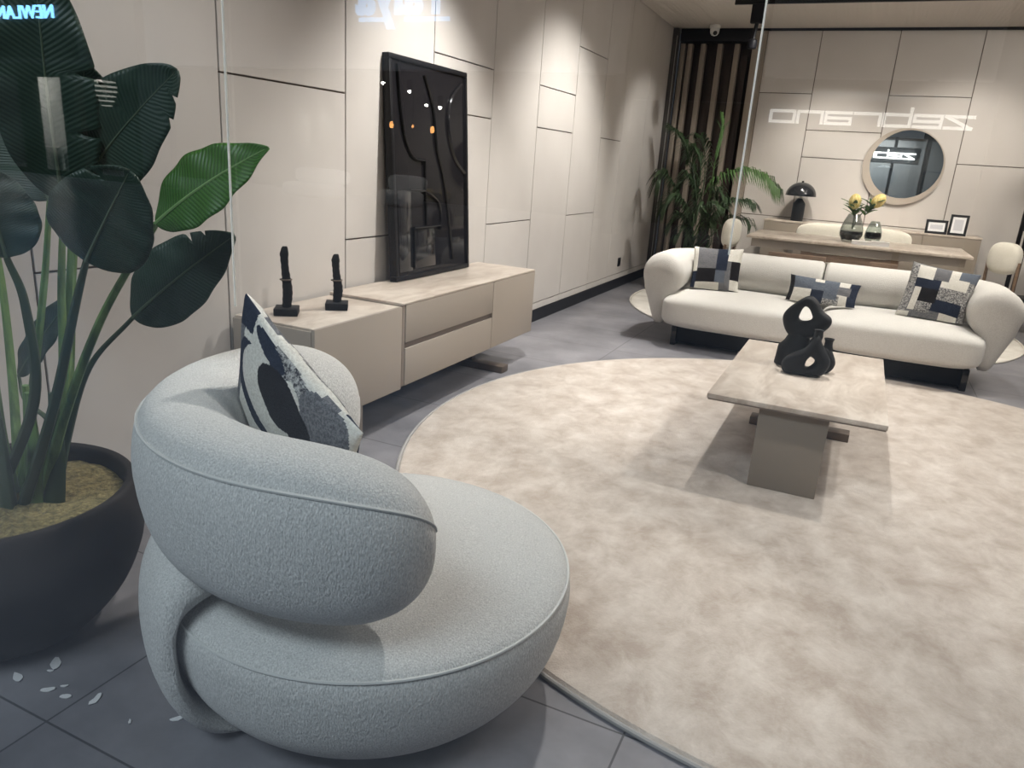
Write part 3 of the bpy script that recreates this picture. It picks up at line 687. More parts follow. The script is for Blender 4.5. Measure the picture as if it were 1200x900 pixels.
# ---------------------------------------------------------------- dining set
DT = thing('dining_table', 'long dining table with travertine top behind the sofa', 'dining table', (-0.03, 9.10, 0.012))
zz = 0.87 - 0.012
obj('top', bx(-1.085, 1.085, -0.55, 0.55, zz - 0.026, zz, 0.003), M['trav'], DT)
obj('apron', bx(-1.03, 1.03, -0.50, 0.50, zz - 0.115, zz - 0.026, 0.003), M['taupe'], DT)
obj('panel_leg', bx(-0.70, -0.65, -0.33, 0.33, 0, zz - 0.115, 0.003), M['taupe'], DT)
obj('panel_leg', bx(0.65, 0.70, -0.33, 0.33, 0, zz - 0.115, 0.003), M['taupe'], DT)
def dining_chair(loc, rz, label, w=0.46):
    t = thing('dining_chair', label, 'dining chair', loc, rz, 'cream upholstered dining chairs')
    obj('seat', superbox(nb(), -0.23, 0.23, -w / 2, w / 2, 0.43, 0.53, 5, 16, 3), M['chairfab'], t, angle=70)
    obj('backrest', superbox(nb(), -0.30, -0.155, -w / 2, w / 2, 0.66, 0.99, 3.2, 20, 2.8), M['chairfab'], t, angle=70)
    for yy in (-0.17, 0.17):
        obj('leg', tube(nb(), [(-0.24, yy, 0), (-0.235, yy, 0.45), (-0.225, yy, 0.80)], 0.017, 10), M['brown'], t)
        obj('leg', tube(nb(), [(0.21, yy, 0), (0.19, yy, 0.44)], 0.017, 10), M['brown'], t)
    return t
dining_chair((-1.13, 9.05, 0.012), R(-8), 'cream dining chair at the table end near the palm')
dining_chair((1.26, 9.1, 0.012), R(226), 'cream dining chair at the table end away from the palm', 0.34)
BN = thing('dining_bench', 'long cream bench with rounded back between the dining table and the console', 'bench', (-0.07, 9.80, 0.012))
obj('seat', superbox(nb(), -0.62, 0.62, -0.25, 0.2, 0.42, 0.53, 9, 20, 3), M['chairfab'], BN, angle=70)
obj('backrest', superbox(nb(), -0.64, 0.64, 0.08, 0.24, 0.62, 0.985, 10, 24, 4.5), M['chairfab'], BN, angle=70)
for x0, x1 in ((-0.60, -0.50), (0.50, 0.60)):
    obj('leg', bx(x0, x1, -0.22, 0.22, 0, 0.43, 0.004), M['brown'], BN)
obj('back_rail', bx(-0.55, 0.55, 0.13, 0.17, 0.50, 0.66, 0.004), M['brown'], BN)
for x0, x1 in ((-0.85, -0.30), (0.15, 0.36), (0.50, 0.62)):
    pass
ST = [(-0.56, 8.62, 'cream stool with brown frame under the table end near the palm'), (0.28, 8.62, 'cream stool with brown frame under the table middle')]
for x, y, lab in ST:
    t = thing('dining_stool', lab, 'stool', (x, y, 0.012), 0, 'stools under the dining table')
    w = 0.29 if x < 0 else 0.13
    obj('seat', superbox(nb(), -w + 0.02, w - 0.02, -0.14, 0.14, 0.46, 0.545, 6, 14, 3), M['chairfab'], t, angle=70)
    bm = nb(); box(bm, -w, w, -0.15, -0.115, 0.64, 0.715, 0.003); box(bm, -w, -w + 0.05, -0.15, -0.115, 0.0, 0.64, 0.003); box(bm, w - 0.05, w, -0.15, -0.115, 0.0, 0.64, 0.003); obj('back_frame', bm, M['brown'], t)
    for xx in (-w + 0.03, w - 0.03): obj('leg', bx(xx - 0.018, xx + 0.018, 0.1, 0.136, 0, 0.47, 0.002), M['brown'], t)

def vase(loc, r, h, label, m_, band):
    t = thing('glass_vase', label, 'vase', loc, 0, 'smoked glass vases on the dining table')
    P = [(0.0, 0.0), (0.62, 0.0), (0.70, 0.03), (0.80, 0.10), (0.97, 0.24), (1.0, 0.34), (0.95, 0.50), (0.80, 0.72), (0.58, 0.92), (0.50, 1.0)]
    ps = [(max(0, p.x), p.z) for p in spline([(a, 0, b) for a, b in P[1:]], 5)]
    outer = [(a * r, b * h) for a, b in ps]; inner = [((a * r) - 0.005, max(b * h, 0.02)) for a, b in ps[::-1]]
    obj('body', lathe(nb(), [(0, 0.0)] + outer + inner + [(0, 0.02)], 40, cap=False), m_, t)
    bz = [q for q in outer if band[0] * h <= q[1] <= band[1] * h]
    bz = [(a - 0.007, b) for a, b in bz]
    obj('dark_band', lathe(nb(), [(0, bz[0][1])] + bz + [(0, bz[-1][1])], 40, cap=False), M['smokeband'], t)
    t.children[-1]['label'] = 'dark band low in the glass'
    return t
V1 = vase((-0.085, 8.96, 0.8705), 0.118, 0.30, 'larger smoked glass vase holding the yellow flowers', M['smoke'], (0.10, 0.42))
vase((0.135, 9.12, 0.8705), 0.088, 0.235, 'smaller empty smoked glass vase beside the vase of flowers', M['smokelight'], (0.20, 0.50))
for (x, y, w, h, lab) in ((0.04, 8.78, 0.20, 0.038, 'pale grey book lying in front of the smoked glass vases'), (0.215, 8.79, 0.17, 0.048, 'cream book lying beside the pale grey book on the dining table')):
    t = thing('book', lab, 'book', (x, y, 0.8705), R(3), 'books on the dining table')
    obj('cover', box(bx(-w / 2, w / 2, -0.07, 0.07, 0, 0.004), -w / 2, w / 2, -0.07, 0.07, h - 0.004, h), M['white'], t, smooth=False)
    obj('pages', bx(-w / 2 + 0.004, w / 2 - 0.004, -0.066, 0.066, 0.004, h - 0.004), M['paper'], t, smooth=False)

def leaf_mesh(bm, B, T, W, nrm, droop=0.0, fold=0.15, n=72, mside=7, notches=(), shape=0.8, taper=0.9):
    """one broad leaf from base B to tip T; nrm is its upper side"""
    B, T, nrm = Vector(B), Vector(T), Vector(nrm).normalized(); L_ = (T - B); ln = L_.length; ax = L_.normalized()
    nrm = (nrm - ax * nrm.dot(ax)).normalized(); sd = ax.cross(nrm)
    uvl = bm.loops.layers.uv.verify(); rows = []; mids = []
    for i in range(n + 1):
        t = i / n
        c = B + L_ * t + nrm * (droop * ln * (4 * t * (1 - t)))
        mids.append(c)
        w = W * (math.sin(PI * t ** shape) ** taper if 0 < t < 1 else 0.0) + 0.002
        row = []
        for j in range(-mside, mside + 1):
            q = j / mside; wj = w
            for (s_, tn, dep, wd) in notches:
                if (q > 0) == (s_ > 0) and q != 0:
                    wj = wj * (1 - dep * math.exp(-((t - tn) / wd) ** 2))
            p = c + sd * (q * wj) + nrm * (fold * abs(q) * wj - 0.35 * fold * q * q * wj) + ax * (0.10 * abs(q) * wj)
            p += nrm * 0.004 * math.sin(t * 26 + abs(q) * 3) * abs(q)
            row.append((bm.verts.new(p), (t, q)))
        rows.append(row)
    for a, b in zip(rows, rows[1:]):
        for k in range(2 * mside):
            f = bm.faces.new((a[k][0], a[k + 1][0], b[k + 1][0], b[k][0]))
            for lp_, vv in zip(f.loops, (a[k], a[k + 1], b[k + 1], b[k])): lp_[uvl].uv = (vv[1][0] - 0.10 * abs(vv[1][1]), vv[1][1] * 0.02)
    return mids, nrm
def solid(o, th):
    md = o.modifiers.new('thickness', 'SOLIDIFY'); md.thickness = th; md.offset = 0; return o

# protea stems
V1z = 0.8705
for (tip, lean, lab) in (((1002, 237), -0.02, 'upright yellow protea flower in the larger smoked glass vase'), ((1029, 236), 0.06, 'leaning yellow protea flower in the larger smoked glass vase')):
    hd = atY(tip[0], tip[1], 8.95); b0 = Vector((-0.085, 8.96, V1z + 0.14))
    t = thing('protea_flower', lab, 'flower', b0, 0, 'yellow flowers in the smoked vase')
    d_ = hd - b0
    obj('stalk', tube(nb(), spline([Vector(), d_ * 0.5 + Vector((lean * -0.5, 0, 0.02)), d_], 6), 0.006, 7), M['stemdark'], t)
    bm = nb(); ax = (d_.normalized() + Vector((0, 0, 0.8))).normalized() if lean < 0 else (d_.normalized() * 1.2 + Vector((0.3, 0, 0.2))).normalized()
    lathe(bm, [(0.012, -0.075), (0.045, -0.055), (0.062, -0.01), (0.060, 0.03), (0.045, 0.065), (0.02, 0.085), (0, 0.09)], 20)
    for v in bm.verts:
        a = math.atan2(v.co.y, v.co.x); s_ = 1 + 0.10 * math.sin(10 * a); v.co.x *= s_; v.co.y *= s_
    bm.transform(Matrix.Translation(d_) @ Vector((0, 0, 1)).rotation_difference(ax).to_matrix().to_4x4()); obj('flower_head', bm, M['protea'], t)
    bm = nb()
    for k in range(14):
        a = 2 * PI * k / 14 + lean * 9; u0 = d_ * (0.50 + 0.40 * (k % 4) / 4); q = Vector((math.cos(a), math.sin(a), 0.55)) * (0.12 + 0.03 * (k % 2))
        leaf_mesh(bm, u0, u0 + q, 0.02, Vector((0, 0, 1)), 0.08, 0.1, 8, 2)
    solid(obj('leaves', bm, M['palmlight'], t), 0.002)

# black shelving unit at the far right
SH = thing('shelf_unit', 'black metal shelf frame at the edge behind the sofa arm', 'shelf', (1.60, 9.6, 0))
for x in (0, 1.0):
    for y in (0, 0.4): obj('post', bx(x, x + 0.04, y, y + 0.04, 0, 2.0, 0.003), M['black'], SH)
for z in (0.36, 1.1, 1.96): obj('shelf', bx(0.04, 1.0, 0, 0.44, z, z + 0.035, 0.003), M['black'], SH)

# ---------------------------------------------------------------- palm in the corner
PB = Vector((-2.05, 9.75, 0))
PM = thing('potted_palm', 'leafy palm in a dark pot in the corner by the slatted screen', 'plant', PB)
obj('pot', lathe(nb(), [(0, 0), (0.17, 0), (0.20, 0.02), (0.24, 0.36), (0.245, 0.38), (0.22, 0.38), (0.215, 0.34), (0, 0.34)], 40), M['pot'], PM)
obj('soil', lathe(nb(), [(0, 0.345), (0.2, 0.345), (0.214, 0.34), (0.2, 0.335), (0, 0.335)], 32), M['moss'], PM)
def frond(ctrl, leaflen, n, m_, droop=0.9, first=0.25):
    pts = spline([Vector(p) - PB for p in ctrl], 12); fo = obj('frond', tube(nb(), pts, lambda u: 0.010 * (1 - 0.75 * u), 6), m_, PM)
    bm = nb(); N_ = len(pts)
    for i in range(n):
        u = first + (1 - first) * i / n; k = min(int(u * (N_ - 1)), N_ - 2); p = pts[k] + (pts[k + 1] - pts[k]) * (u * (N_ - 1) - k); tg = (pts[k + 1] - pts[k]).normalized()
        sd = tg.cross(Vector((0, 0, 1)))
        if sd.length < 0.05: sd = Vector((1, 0, 0))
        sd.normalize(); ll = leaflen * (0.55 + 0.6 * math.sin(PI * min(1, u * 1.05 - first * 0.4))) 
        for s_ in (-1, 1):
            rv = random.uniform(-0.12, 0.12)
            q1 = p + (sd * s_ * 0.45 + tg * 0.55 + Vector((0, 0, 0.12 + rv))) * ll * 0.5
            q2 = q1 + (sd * s_ * 0.25 + tg * 0.45 - Vector((0, 0, droop + rv))) * ll * 0.6
            wv_ = 0.013; cr = (q1 - p).cross(Vector((0, 0, 1))).normalized() * wv_ if (q1 - p).cross(Vector((0, 0, 1))).length > 1e-4 else Vector((wv_, 0, 0))
            cv = Vector((0, 0, wv_ * 0.6))
            a0, b0_ = bm.verts.new(p + cr * 0.3), bm.verts.new(p - cr * 0.3)
            a1, b1_ = bm.verts.new(q1 + cr + cv), bm.verts.new(q1 - cr + cv); e_ = bm.verts.new(q2)
            bm.faces.new((a0, b0_, b1_, a1)); bm.faces.new((a1, b1_, e_))
    solid(obj('leaflets', bm, m_, fo), 0.002)
b = PB + Vector((0, 0, 0.34))
def pp(px, py, y): return atY(px, py, y)
frond([b, pp(826, 255, 9.75), pp(838, 215, 9.7), pp(868, 200, 9.65), pp(895, 206, 9.6), pp(912, 222, 9.55)], 0.32, 34, M['palmlight'], 1.0, 0.30)
frond([b, pp(815, 250, 9.8), pp(812, 200, 9.85), pp(800, 165, 9.9), pp(785, 150, 9.9)], 0.34, 26, M['palm'], 0.6)
frond([b, pp(828, 240, 9.8), pp(838, 190, 9.8), pp(846, 155, 9.8), pp(846, 138, 9.8)], 0.22, 20, M['palmlight'], 0.15, 0.45)
frond([b, pp(805, 260, 9.7), pp(790, 220, 9.65), pp(778, 205, 9.6), pp(770, 215, 9.55)], 0.32, 26, M['palm'], 0.8)
frond([b, pp(835, 262, 9.6), pp(852, 240, 9.5), pp(872, 236, 9.45), pp(884, 240, 9.4)], 0.26, 24, M['palm'], 0.7)
frond([b, pp(810, 262, 9.5), pp(796, 235, 9.35), pp(785, 232, 9.25), pp(776, 245, 9.2)], 0.3, 24, M['palm'], 0.8)
frond([b, pp(822, 230, 9.9), pp(826, 185, 10.0), pp(822, 165, 10.1), pp(815, 160, 10.15)], 0.32, 24, M['palm'], 0.5)
frond([b, pp(842, 268, 9.7), pp(856, 255, 9.6), pp(874, 258, 9.55), pp(880, 265, 9.5)], 0.24, 20, M['palm'], 0.6)
frond([b, pp(826, 275, 9.45), pp(830, 250, 9.3), pp(840, 240, 9.2), pp(850, 246, 9.1)], 0.26, 22, M['palm'], 0.6)

for px_, py_, dy_, lf_ in ((792, 258, -0.25, 0.30), (803, 212, 0.05, 0.30), (818, 245, -0.5, 0.28), (845, 228, -0.2, 0.26), (786, 236, 0.1, 0.28), (834, 258, -0.45, 0.24), (812, 178, 0.15, 0.28), (798, 272, -0.4, 0.24)):
    mx_ = (823 + px_) / 2
    frond([b, pp(mx_ + 3, py_ + 30, 9.75 + dy_ * 0.5), pp((mx_ + px_) / 2, py_ - 2, 9.75 + dy_ * 0.8), pp(px_ - 6 if px_ < 823 else px_ + 6, py_ + 4, 9.75 + dy_)], lf_, 24, M['palm'], 0.75)

# ---------------------------------------------------------------- bird-of-paradise plant in the front corner
PC = Vector((-2.205, 1.215, 0))
PL = thing('potted_strelitzia', 'tall broad-leaved plant in a big dark round pot beside the armchair', 'plant', PC)
pr = spline([(0.0, 0, 0.0), (0.20, 0, 0.0), (0.265, 0, 0.04), (0.335, 0, 0.13), (0.380, 0, 0.24), (0.392, 0, 0.32), (0.388, 0, 0.39), (0.375, 0, 0.452), (0.358, 0, 0.458), (0.345, 0, 0.448), (0.338, 0, 0.40)], 4)
obj('pot', lathe(nb(), [(abs(p.x), p.z) for p in pr[1:]] + [(0, 0.39)], 72, cap=False), M['pot'], PL)
bm = nb()
for i in range(1, 12):
    pass
rg = [[Vector((r * math.cos(2 * PI * k / 48), r * math.sin(2 * PI * k / 48), 0.412 + 0.016 * noise.noise(Vector((r * 9, k * 0.7, 0))) - 0.006 * (r / 0.34) ** 4)) for k in range(48)] for r in [0.005 + 0.337 * i / 14 for i in range(15)]]
obj('moss', rings_mesh(bm, rg, True, False), M['moss'], PL)
def leaf(ctrl, W, nrm, m_, mr, ms, r0=0.013, **kw):
    """ctrl: stalk points, last two = leaf base and tip"""
    ctrl = [Vector(c) - PC for c in ctrl]
    bm = nb(); mids, nn_ = leaf_mesh(bm, ctrl[-2], ctrl[-1], W, nrm, **kw)
    lf = solid(obj('leaf', bm, m_, PL, angle=None), 0.0018)
    obj('stalk', tube(nb(), spline(ctrl[:-1], 8), lambda u: r0 * (1.35 - 0.75 * u), 8, flat=0.8), ms, lf)
    bm = nb(); tube(bm, [q + nn_ * 0.001 for q in mids[:-2]], lambda u: 0.0055 * (1 - 0.8 * u), 6); obj('midrib', bm, mr, lf)
    return lf
A_ = atY
base = lambda dx, dy: PC + Vector((dx + 0.03, dy + 0.03, 0.40))
tocam = Vector((0.62, -0.75, 0.1))
leaf([base(0.06, 0.05), A_(72, 500, 1.30), A_(118, 375, 1.32), A_(183, 262, 1.34), A_(315, 173, 1.42)], 0.088, (0.15, -0.85, 0.35), M['leaf'], M['midrib'], M['stem'], droop=0.05, shape=0.78, taper=0.85)
leaf([base(0.10, 0.06), A_(80, 510, 1.36), A_(105, 430, 1.38), A_(156, 372, 1.40), A_(275, 276, 1.48)], 0.100, (0.35, -0.85, 0.25), M['leafshaded'], M['midribshaded'], M['stemdark'], 0.010, fold=0.06, droop=0.04, shape=0.8, taper=0.7, notches=((-1, 0.72, 0.35, 0.008), (-1, 0.82, 0.25, 0.007)))
leaf([base(0.04, 0.0), A_(62, 480, 1.25), A_(88, 360, 1.24), A_(101, 306, 1.23), A_(152, 200, 1.22)], 0.120, tocam, M['leafshaded'], M['midribshaded'], M['stemdark'], droop=0.02, shape=0.72, taper=0.55, notches=((-1, 0.80, 0.5, 0.012),))
leaf([base(-0.02, 0.04), A_(70, 480, 1.34), A_(72, 330, 1.36), A_(74, 235, 1.38), A_(40, -50, 1.34)], 0.125, tocam, M['leafshaded'], M['midribshaded'], M['stem'], droop=0.04, shape=0.8, taper=0.6, notches=((1, 0.55, 0.5, 0.012), (1, 0.30, 0.6, 0.012)))
leaf([base(0.0, 0.06), A_(78, 470, 1.44), A_(85, 330, 1.46), A_(92, 225, 1.46), A_(208, 82, 1.46)], 0.125, (0.5, -0.8, 0.2), M['leafshaded'], M['midribshaded'], M['stem'], droop=0.05, shape=0.8, taper=0.6, notches=((-1, 0.62, 0.7, 0.008), (1, 0.80, 0.35, 0.007), (1, 0.90, 0.4, 0.007)))
leaf([base(-0.08, 0.0), A_(40, 470, 1.22), A_(30, 360, 1.2), A_(8, 302, 1.18), A_(-20, 195, 1.16)], 0.10, tocam, M['leafshaded'], M['midribshaded'], M['stemdark'], droop=0.02, shape=0.72, taper=0.55)
leaf([base(-0.06, 0.06), A_(38, 460, 1.36), A_(52, 330, 1.38), A_(58, 235, 1.4), A_(-10, 95, 1.42)], 0.095, tocam, M['leafshaded'], M['midribshaded'], M['stem'], droop=0.03, shape=0.8, taper=0.6)
leaf([base(0.0, 0.10), A_(60, 500, 1.5), A_(30, 470, 1.54), A_(22, 440, 1.56), A_(92, 340, 1.6)], 0.055, (0.3, -0.8, 0.4), M['leafshaded'], M['midribshaded'], M['stemdark'], 0.009, droop=0.03, shape=0.8, taper=0.7)
leaf([base(-0.10, 0.08), A_(15, 450, 1.4), A_(2, 330, 1.42), A_(-15, 240, 1.44), A_(-60, 90, 1.46)], 0.12, tocam, M['leafshaded'], M['midribshaded'], M['stem'], droop=0.02, shape=0.8, taper=0.6)
leaf([base(0.02, 0.08), A_(76, 450, 1.42), A_(82, 330, 1.45), A_(86, 215, 1.46), A_(100, 75, 1.46)], 0.13, tocam, M['leafshaded'], M['midribshaded'], M['stem'], droop=0.02, shape=0.8, taper=0.6, notches=((1, 0.9, 0.5, 0.01),))
# thick leaf bases rising from the moss
for dx, dy, m_ in ((0.05, 0.03, 'stem'), (0.0, 0.06, 'stem'), (-0.06, 0.03, 'stem'), (0.09, 0.06, 'stemdark'), (-0.10, 0.02, 'stemdark'), (0.02, -0.03, 'stemdark'), (-0.05, -0.04, 'stem')):
    p0_ = Vector((dx + 0.03, dy + 0.03, 0.39)); p1_ = Vector((dx * 1.35 + 0.04, dy * 1.2 + 0.03, 0.76))
    obj('sheath', tube(nb(), spline([p0_, (p0_ + p1_) / 2 + Vector((dx * 0.2, 0, 0)), p1_], 5), lambda u: 0.034 * (1 - 0.62 * u), 10, flat=0.7), M[m_], PL)

# small flat white flecks on the floor in front of the pot
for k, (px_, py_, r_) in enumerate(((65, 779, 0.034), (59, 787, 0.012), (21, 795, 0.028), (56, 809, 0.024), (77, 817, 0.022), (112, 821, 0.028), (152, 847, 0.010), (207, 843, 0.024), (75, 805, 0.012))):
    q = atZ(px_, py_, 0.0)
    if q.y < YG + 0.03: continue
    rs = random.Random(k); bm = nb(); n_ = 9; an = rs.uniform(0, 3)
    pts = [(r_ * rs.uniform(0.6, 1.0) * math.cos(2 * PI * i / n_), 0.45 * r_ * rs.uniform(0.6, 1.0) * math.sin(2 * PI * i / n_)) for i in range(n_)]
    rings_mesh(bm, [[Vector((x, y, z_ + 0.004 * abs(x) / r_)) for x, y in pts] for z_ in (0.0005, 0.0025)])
    o = obj('floor_fleck', bm, M['paper'], loc=(q.x, q.y, 0)); o.rotation_euler = (0, 0, an)
    tag(o, 'small white scrap lying on the dark floor in front of the pot', 'fleck', 'white flecks on the floor')

# ---------------------------------------------------------------- the mall behind the photographer (seen mirrored in the glass)
YF = -15.0
M['mallwall'] = mat('mall_grey_panel', (0.10, 0.115, 0.125), 0.5)
M['malldark'] = mat('mall_black_panel', (0.015, 0.017, 0.018), 0.4)
M['mallpale'] = mat('mall_pale_panel', (0.62, 0.62, 0.62), 0.7)
M['mallbeige'] = mat('mall_beige_wall', (0.08, 0.078, 0.072), 0.7)
M['mallframe'] = mat('mall_dark_frame', (0.02, 0.035, 0.026), 0.4)
def fc(px, py, Y=16.6):
    p = atY(px, py, Y); return p.x, p.z
struct('floor_mall', bx(-32, 12, -20, YG - 0.012, -0.06, 0.0), M['mallfloor'])
struct('ceiling_mall', bx(-32, 12, -20, YG - 0.1, 6.4, 6.5), M['mallwall'])
struct('wall_mall_fascia', bx(-32, 12, YG - 0.1, YG + 0.1, ZC + 0.1, 6.4), M['mallwall'])
bm = nb(); box(bm, -32, -20.0, YF - 0.3, YF, 3.35, 6.4)              # grey fascia of the dark shop
box(bm, -20.1, -19.6, YF - 0.3, YF, 0, 3.35); struct('wall_mall_shop', bm, M['mallwall'])
bm = nb(); box(bm, -19.6, -5.2, YF - 0.3, YF + 0.05, 3.40, 6.4); box(bm, -2.3, 1.7, YF - 0.3, YF + 0.05, 3.40, 6.4); struct('wall_mall_pale', bm, M['mallpale'])
bm = nb(); box(bm, -5.2, -2.3, YF - 0.3, YF, 2.9, 6.4); box(bm, 1.7, 12, YF - 0.3, YF, 3.4, 6.4); box(bm, 3.2, 12, YF - 0.3, YF, 0, 3.4); struct('wall_mall_dark', bm, M['malldark'])
pa_, pb_ = fc(36, 150, 18.6)[0], fc(76, 150, 18.6)[0]
struct('wall_mall_partition', bx(pa_, pb_, -17.1, -17.0, 0, 3.35), M['mallpale'])
struct('wall_mall_inner', bx(-32, 12, -20, -19.9, 0, 6.4), M['mallbeige'])
bm = nb(); box(bm, -19.6, -18.9, YF - 0.2, YF, 0, 3.4); box(bm, -5.4, -5.0, YF - 0.2, YF, 0, 3.4); box(bm, -2.5, -2.1, YF - 0.2, YF, 0, 3.4); box(bm, 2.9, 3.2, YF - 0.2, YF, 0, 3.4); struct('wall_mall_pier', bm, M['mallwall'])
bm = nb(); box(bm, 1.85, 2.05, YF - 0.2, YF, 0, 3.4); box(bm, 0.66, 0.78, YF - 0.2, YF, 0, 3.4); struct('wall_mall_post', bm, M['malldark'])
bm = nb(); box(bm, -18.9, -5.4, -19.6, -19.4, 0, 3.4); struct('wall_mall_room', bm, M['mallbeige'])
bm = nb(); box(bm, -2.1, 2.9, -17.6, -17.4, 0, 3.4); struct('wall_mall_store', bm, M['mallwall'])
# dark framed shop window
zs = 0.22
for k, (pa, pb) in enumerate((((-20), (-10)), (28, 47), (78, 92), (104, 112), (143, 160))):
    xa, xb = fc(pa, 150)[0], fc(pb, 150)[0]
    struct('trim_%d' % (k + 5), bx(xa, xb, YF - 0.12, YF + 0.04, 0, 3.4), M['mallframe'])
struct('trim_10', bx(-27.5, -20.1, YF - 0.12, YF + 0.03, 3.0, 3.36), M['mallframe'])
struct('trim_11', bx(-27.5, -20.1, YF - 0.12, YF + 0.03, 0.0, 0.16), M['mallframe'])
# sign boxes and letters
def sign_text(txt, x, z, h, width, label, col, s, m_=None, bold=0.0):
    cu = bpy.data.curves.new('letters', 'FONT'); cu.body = txt; cu.size = 1; cu.extrude = 0.03; cu.offset = bold
    o = bpy.data.objects.new('letters', cu); C.objects.link(o); bpy.context.view_layer.update()
    me = bpy.data.meshes.new_from_object(o.evaluated_get(bpy.context.evaluated_depsgraph_get())); bpy.data.objects.remove(o)
    xs = [v.co.x for v in me.vertices]; ys = [v.co.y for v in me.vertices]
    kx = width / (max(xs) - min(xs)); x_0 = min(xs)
    cap = 0.70
    for v in me.vertices:
        X, Y, Z = v.co; v.co = Vector((-(X - x_0) * kx, Z, Y * h / cap))
    me.materials.append(emit('sign_light_' + txt[:1].lower(), col, s))
    t = thing('shop_sign', label, 'sign', (x, YF + 0.12, z), 0)
    lo = bpy.data.objects.new('letters', me); C.objects.link(lo); lo.parent = t
    return t
struct('trim_12', bx(-27.4, -22.55, YF, YF + 0.08, 3.55, 6.2), M['malldark'])
x1, zt = fc(66, 6); _, zb_ = fc(66, 22)
sign_text('NEWLAND', x1, zb_, zt - zb_, 3.22, 'blue-white lit letters on a black sign, mirrored in the glass above the plant', (0.22, 0.58, 1.0), 13)
x1, zb_ = fc(531, 15)
t = sign_text('Talya', x1, zb_, 0.95, 2.66, 'wide blue lit letters over a bar, mirrored in the glass at the top edge', (0.28, 0.58, 1.0), 4, bold=0.035)
for pa, pb in ((478, 530), (425, 456)):
    xa, xb = fc(pa, 25)[0], fc(pb, 25)[0]; za, zb2 = fc(500, 21)[1], fc(500, 26)[1]
    o = obj('underline', bx(xa - x1, xb - x1, -0.03, 0.03, zb2 - zb_, za - zb_), t.children[0].data.materials[0], t, smooth=False)
# square-lettered sign
GL = {'z': ([(0, 1), (1, 1), (0.05, 0), (1, 0)],), 'e': ([(1, 0), (0, 0), (0, 1), (1, 1), (1, .5), (0, .5)],), 'b': ([(0, 1.55), (0, 0), (1, 0), (1, 1), (0, 1)],), 'r': ([(0, 0), (0, 1), (1, 1)],),
      'a': ([(0, 1), (1, 1), (1, 0), (0, 0), (0, .5), (1, .5)],), 'n': ([(0, 0), (0, 1), (1, 1), (1, 0)],), 'o': ([(0, 0), (0, 1), (1, 1), (1, 0), (0, 0)],)}
xz0, xz1 = fc(1140, 142)[0], fc(899, 142)[0]
z1_ = fc(1020, 147)[1]; hh_ = fc(1020, 134)[1] - z1_
t = thing('shop_sign', 'white square lettering mirrored in the glass beside the round mirror', 'sign', (xz0, YF + 0.12, z1_))
W7 = (xz0 - xz1); pit = W7 / 7; bm = nb(); sw = 0.028
for k, ch in enumerate('zebrano'):
    for st in GL[ch]:
        for (ax_, az_), (bx_, bz_) in zip(st, st[1:]):
            p = Vector((-(k * pit + ax_ * pit * 0.86), 0, az_ * hh_)); q = Vector((-(k * pit + bx_ * pit * 0.86), 0, bz_ * hh_))
            d_ = q - p; ln = d_.length; an = math.atan2(d_.z, d_.x)
            box(bm, -sw, ln + sw, -0.02, 0.02, -sw, sw, mtx=Matrix.Translation(p) @ Matrix.Rotation(-an, 4, 'Y'))
obj('letters', bm, emit('sign_white', (1, 0.97, 0.92), 4.2), t, smooth=False)
struct('trim_13', bx(-2.3, 1.7, YF - 0.05, YF + 0.02, 2.35, 3.0), M['mallwall'])

# mall shop furniture glimpsed in the reflection
for (pa, pb, lab) in ((338, 400, 'white sofa in the opposite shop, faintly mirrored on the panelled wall'), (448, 492, 'white sofa in the opposite shop, mirrored low in the dark picture')):
    xa, xb = fc(pa, 198, 18.2)[0], fc(pb, 198, 18.2)[0]; hw_ = (xb - xa) / 2
    t = thing('display_sofa', lab, 'sofa', ((xa + xb) / 2, YF - 1.6, 0))
    obj('seat', superbox(nb(), -hw_, hw_, -0.4, 0.4, 0.0, 0.45, 6, 14, 4), M['white'], t); obj('backrest', superbox(nb(), -hw_, hw_, -0.5, -0.25, 0.4, 0.85, 6, 14, 4), M['white'], t)
M['bulb'] = emit('lamp_glow', (1.0, 0.93, 0.82), 60); M['filament'] = emit('filament_glow', (1.0, 0.42, 0.12), 14)
for (px_, py_, lab) in ((449, 97, 'bright lamp mirrored on the plant-side edge of the dark picture'), (480, 107, 'bright lamp mirrored in the dark picture, second from the plant side'), (500, 123, 'bright lamp mirrored in the dark picture, third from the plant side'), (516, 126, 'bright lamp mirrored in the dark picture, the one closest to the sofa side')):
    p = atY(px_, py_, 17.4)
    t = thing('ceiling_spotlight', lab, 'spotlight', (p.x, 1.6 - 17.4, p.z), 0, 'lamps mirrored in the dark picture')
    obj('housing', lathe(nb(), [(0, 0.02), (0.07, 0.02), (0.075, 0.1), (0.075, 0.28), (0.03, 0.3), (0, 0.3)], 20), M['black'], t)
    bm = nb(); bmesh.ops.create_uvsphere(bm, u_segments=16, v_segments=10, radius=0.045); obj('lamp', bm, M['bulb'], t)
for (px_, py_, lab) in ((459, 146, 'amber pendant bulb mirrored in the dark picture, towards the plant'), (484, 148, 'dim amber pendant bulb mirrored in the dark picture, middle of the three'), (507, 152, 'amber pendant bulb mirrored in the dark picture, towards the sofa')):
    p = atY(px_, py_, 17.2)
    t = thing('pendant_lamp', lab, 'lamp', (p.x, 1.6 - 17.2, p.z), 0, 'pendant bulbs mirrored in the dark picture')
    obj('cord', tube(nb(), [(0, 0, 0.1), (0, 0, 0.9)], 0.008, 6), M['black'], t)
    r_ = 0.03 if px_ == 484 else 0.06
    obj('bulb', lathe(nb(), [(0, -1.5 * r_), (0.6 * r_, -1.2 * r_), (r_, -0.3 * r_), (0.75 * r_, 0.6 * r_), (0.35 * r_, 1.4 * r_), (0, 1.5 * r_)], 16), M['filament'], t)
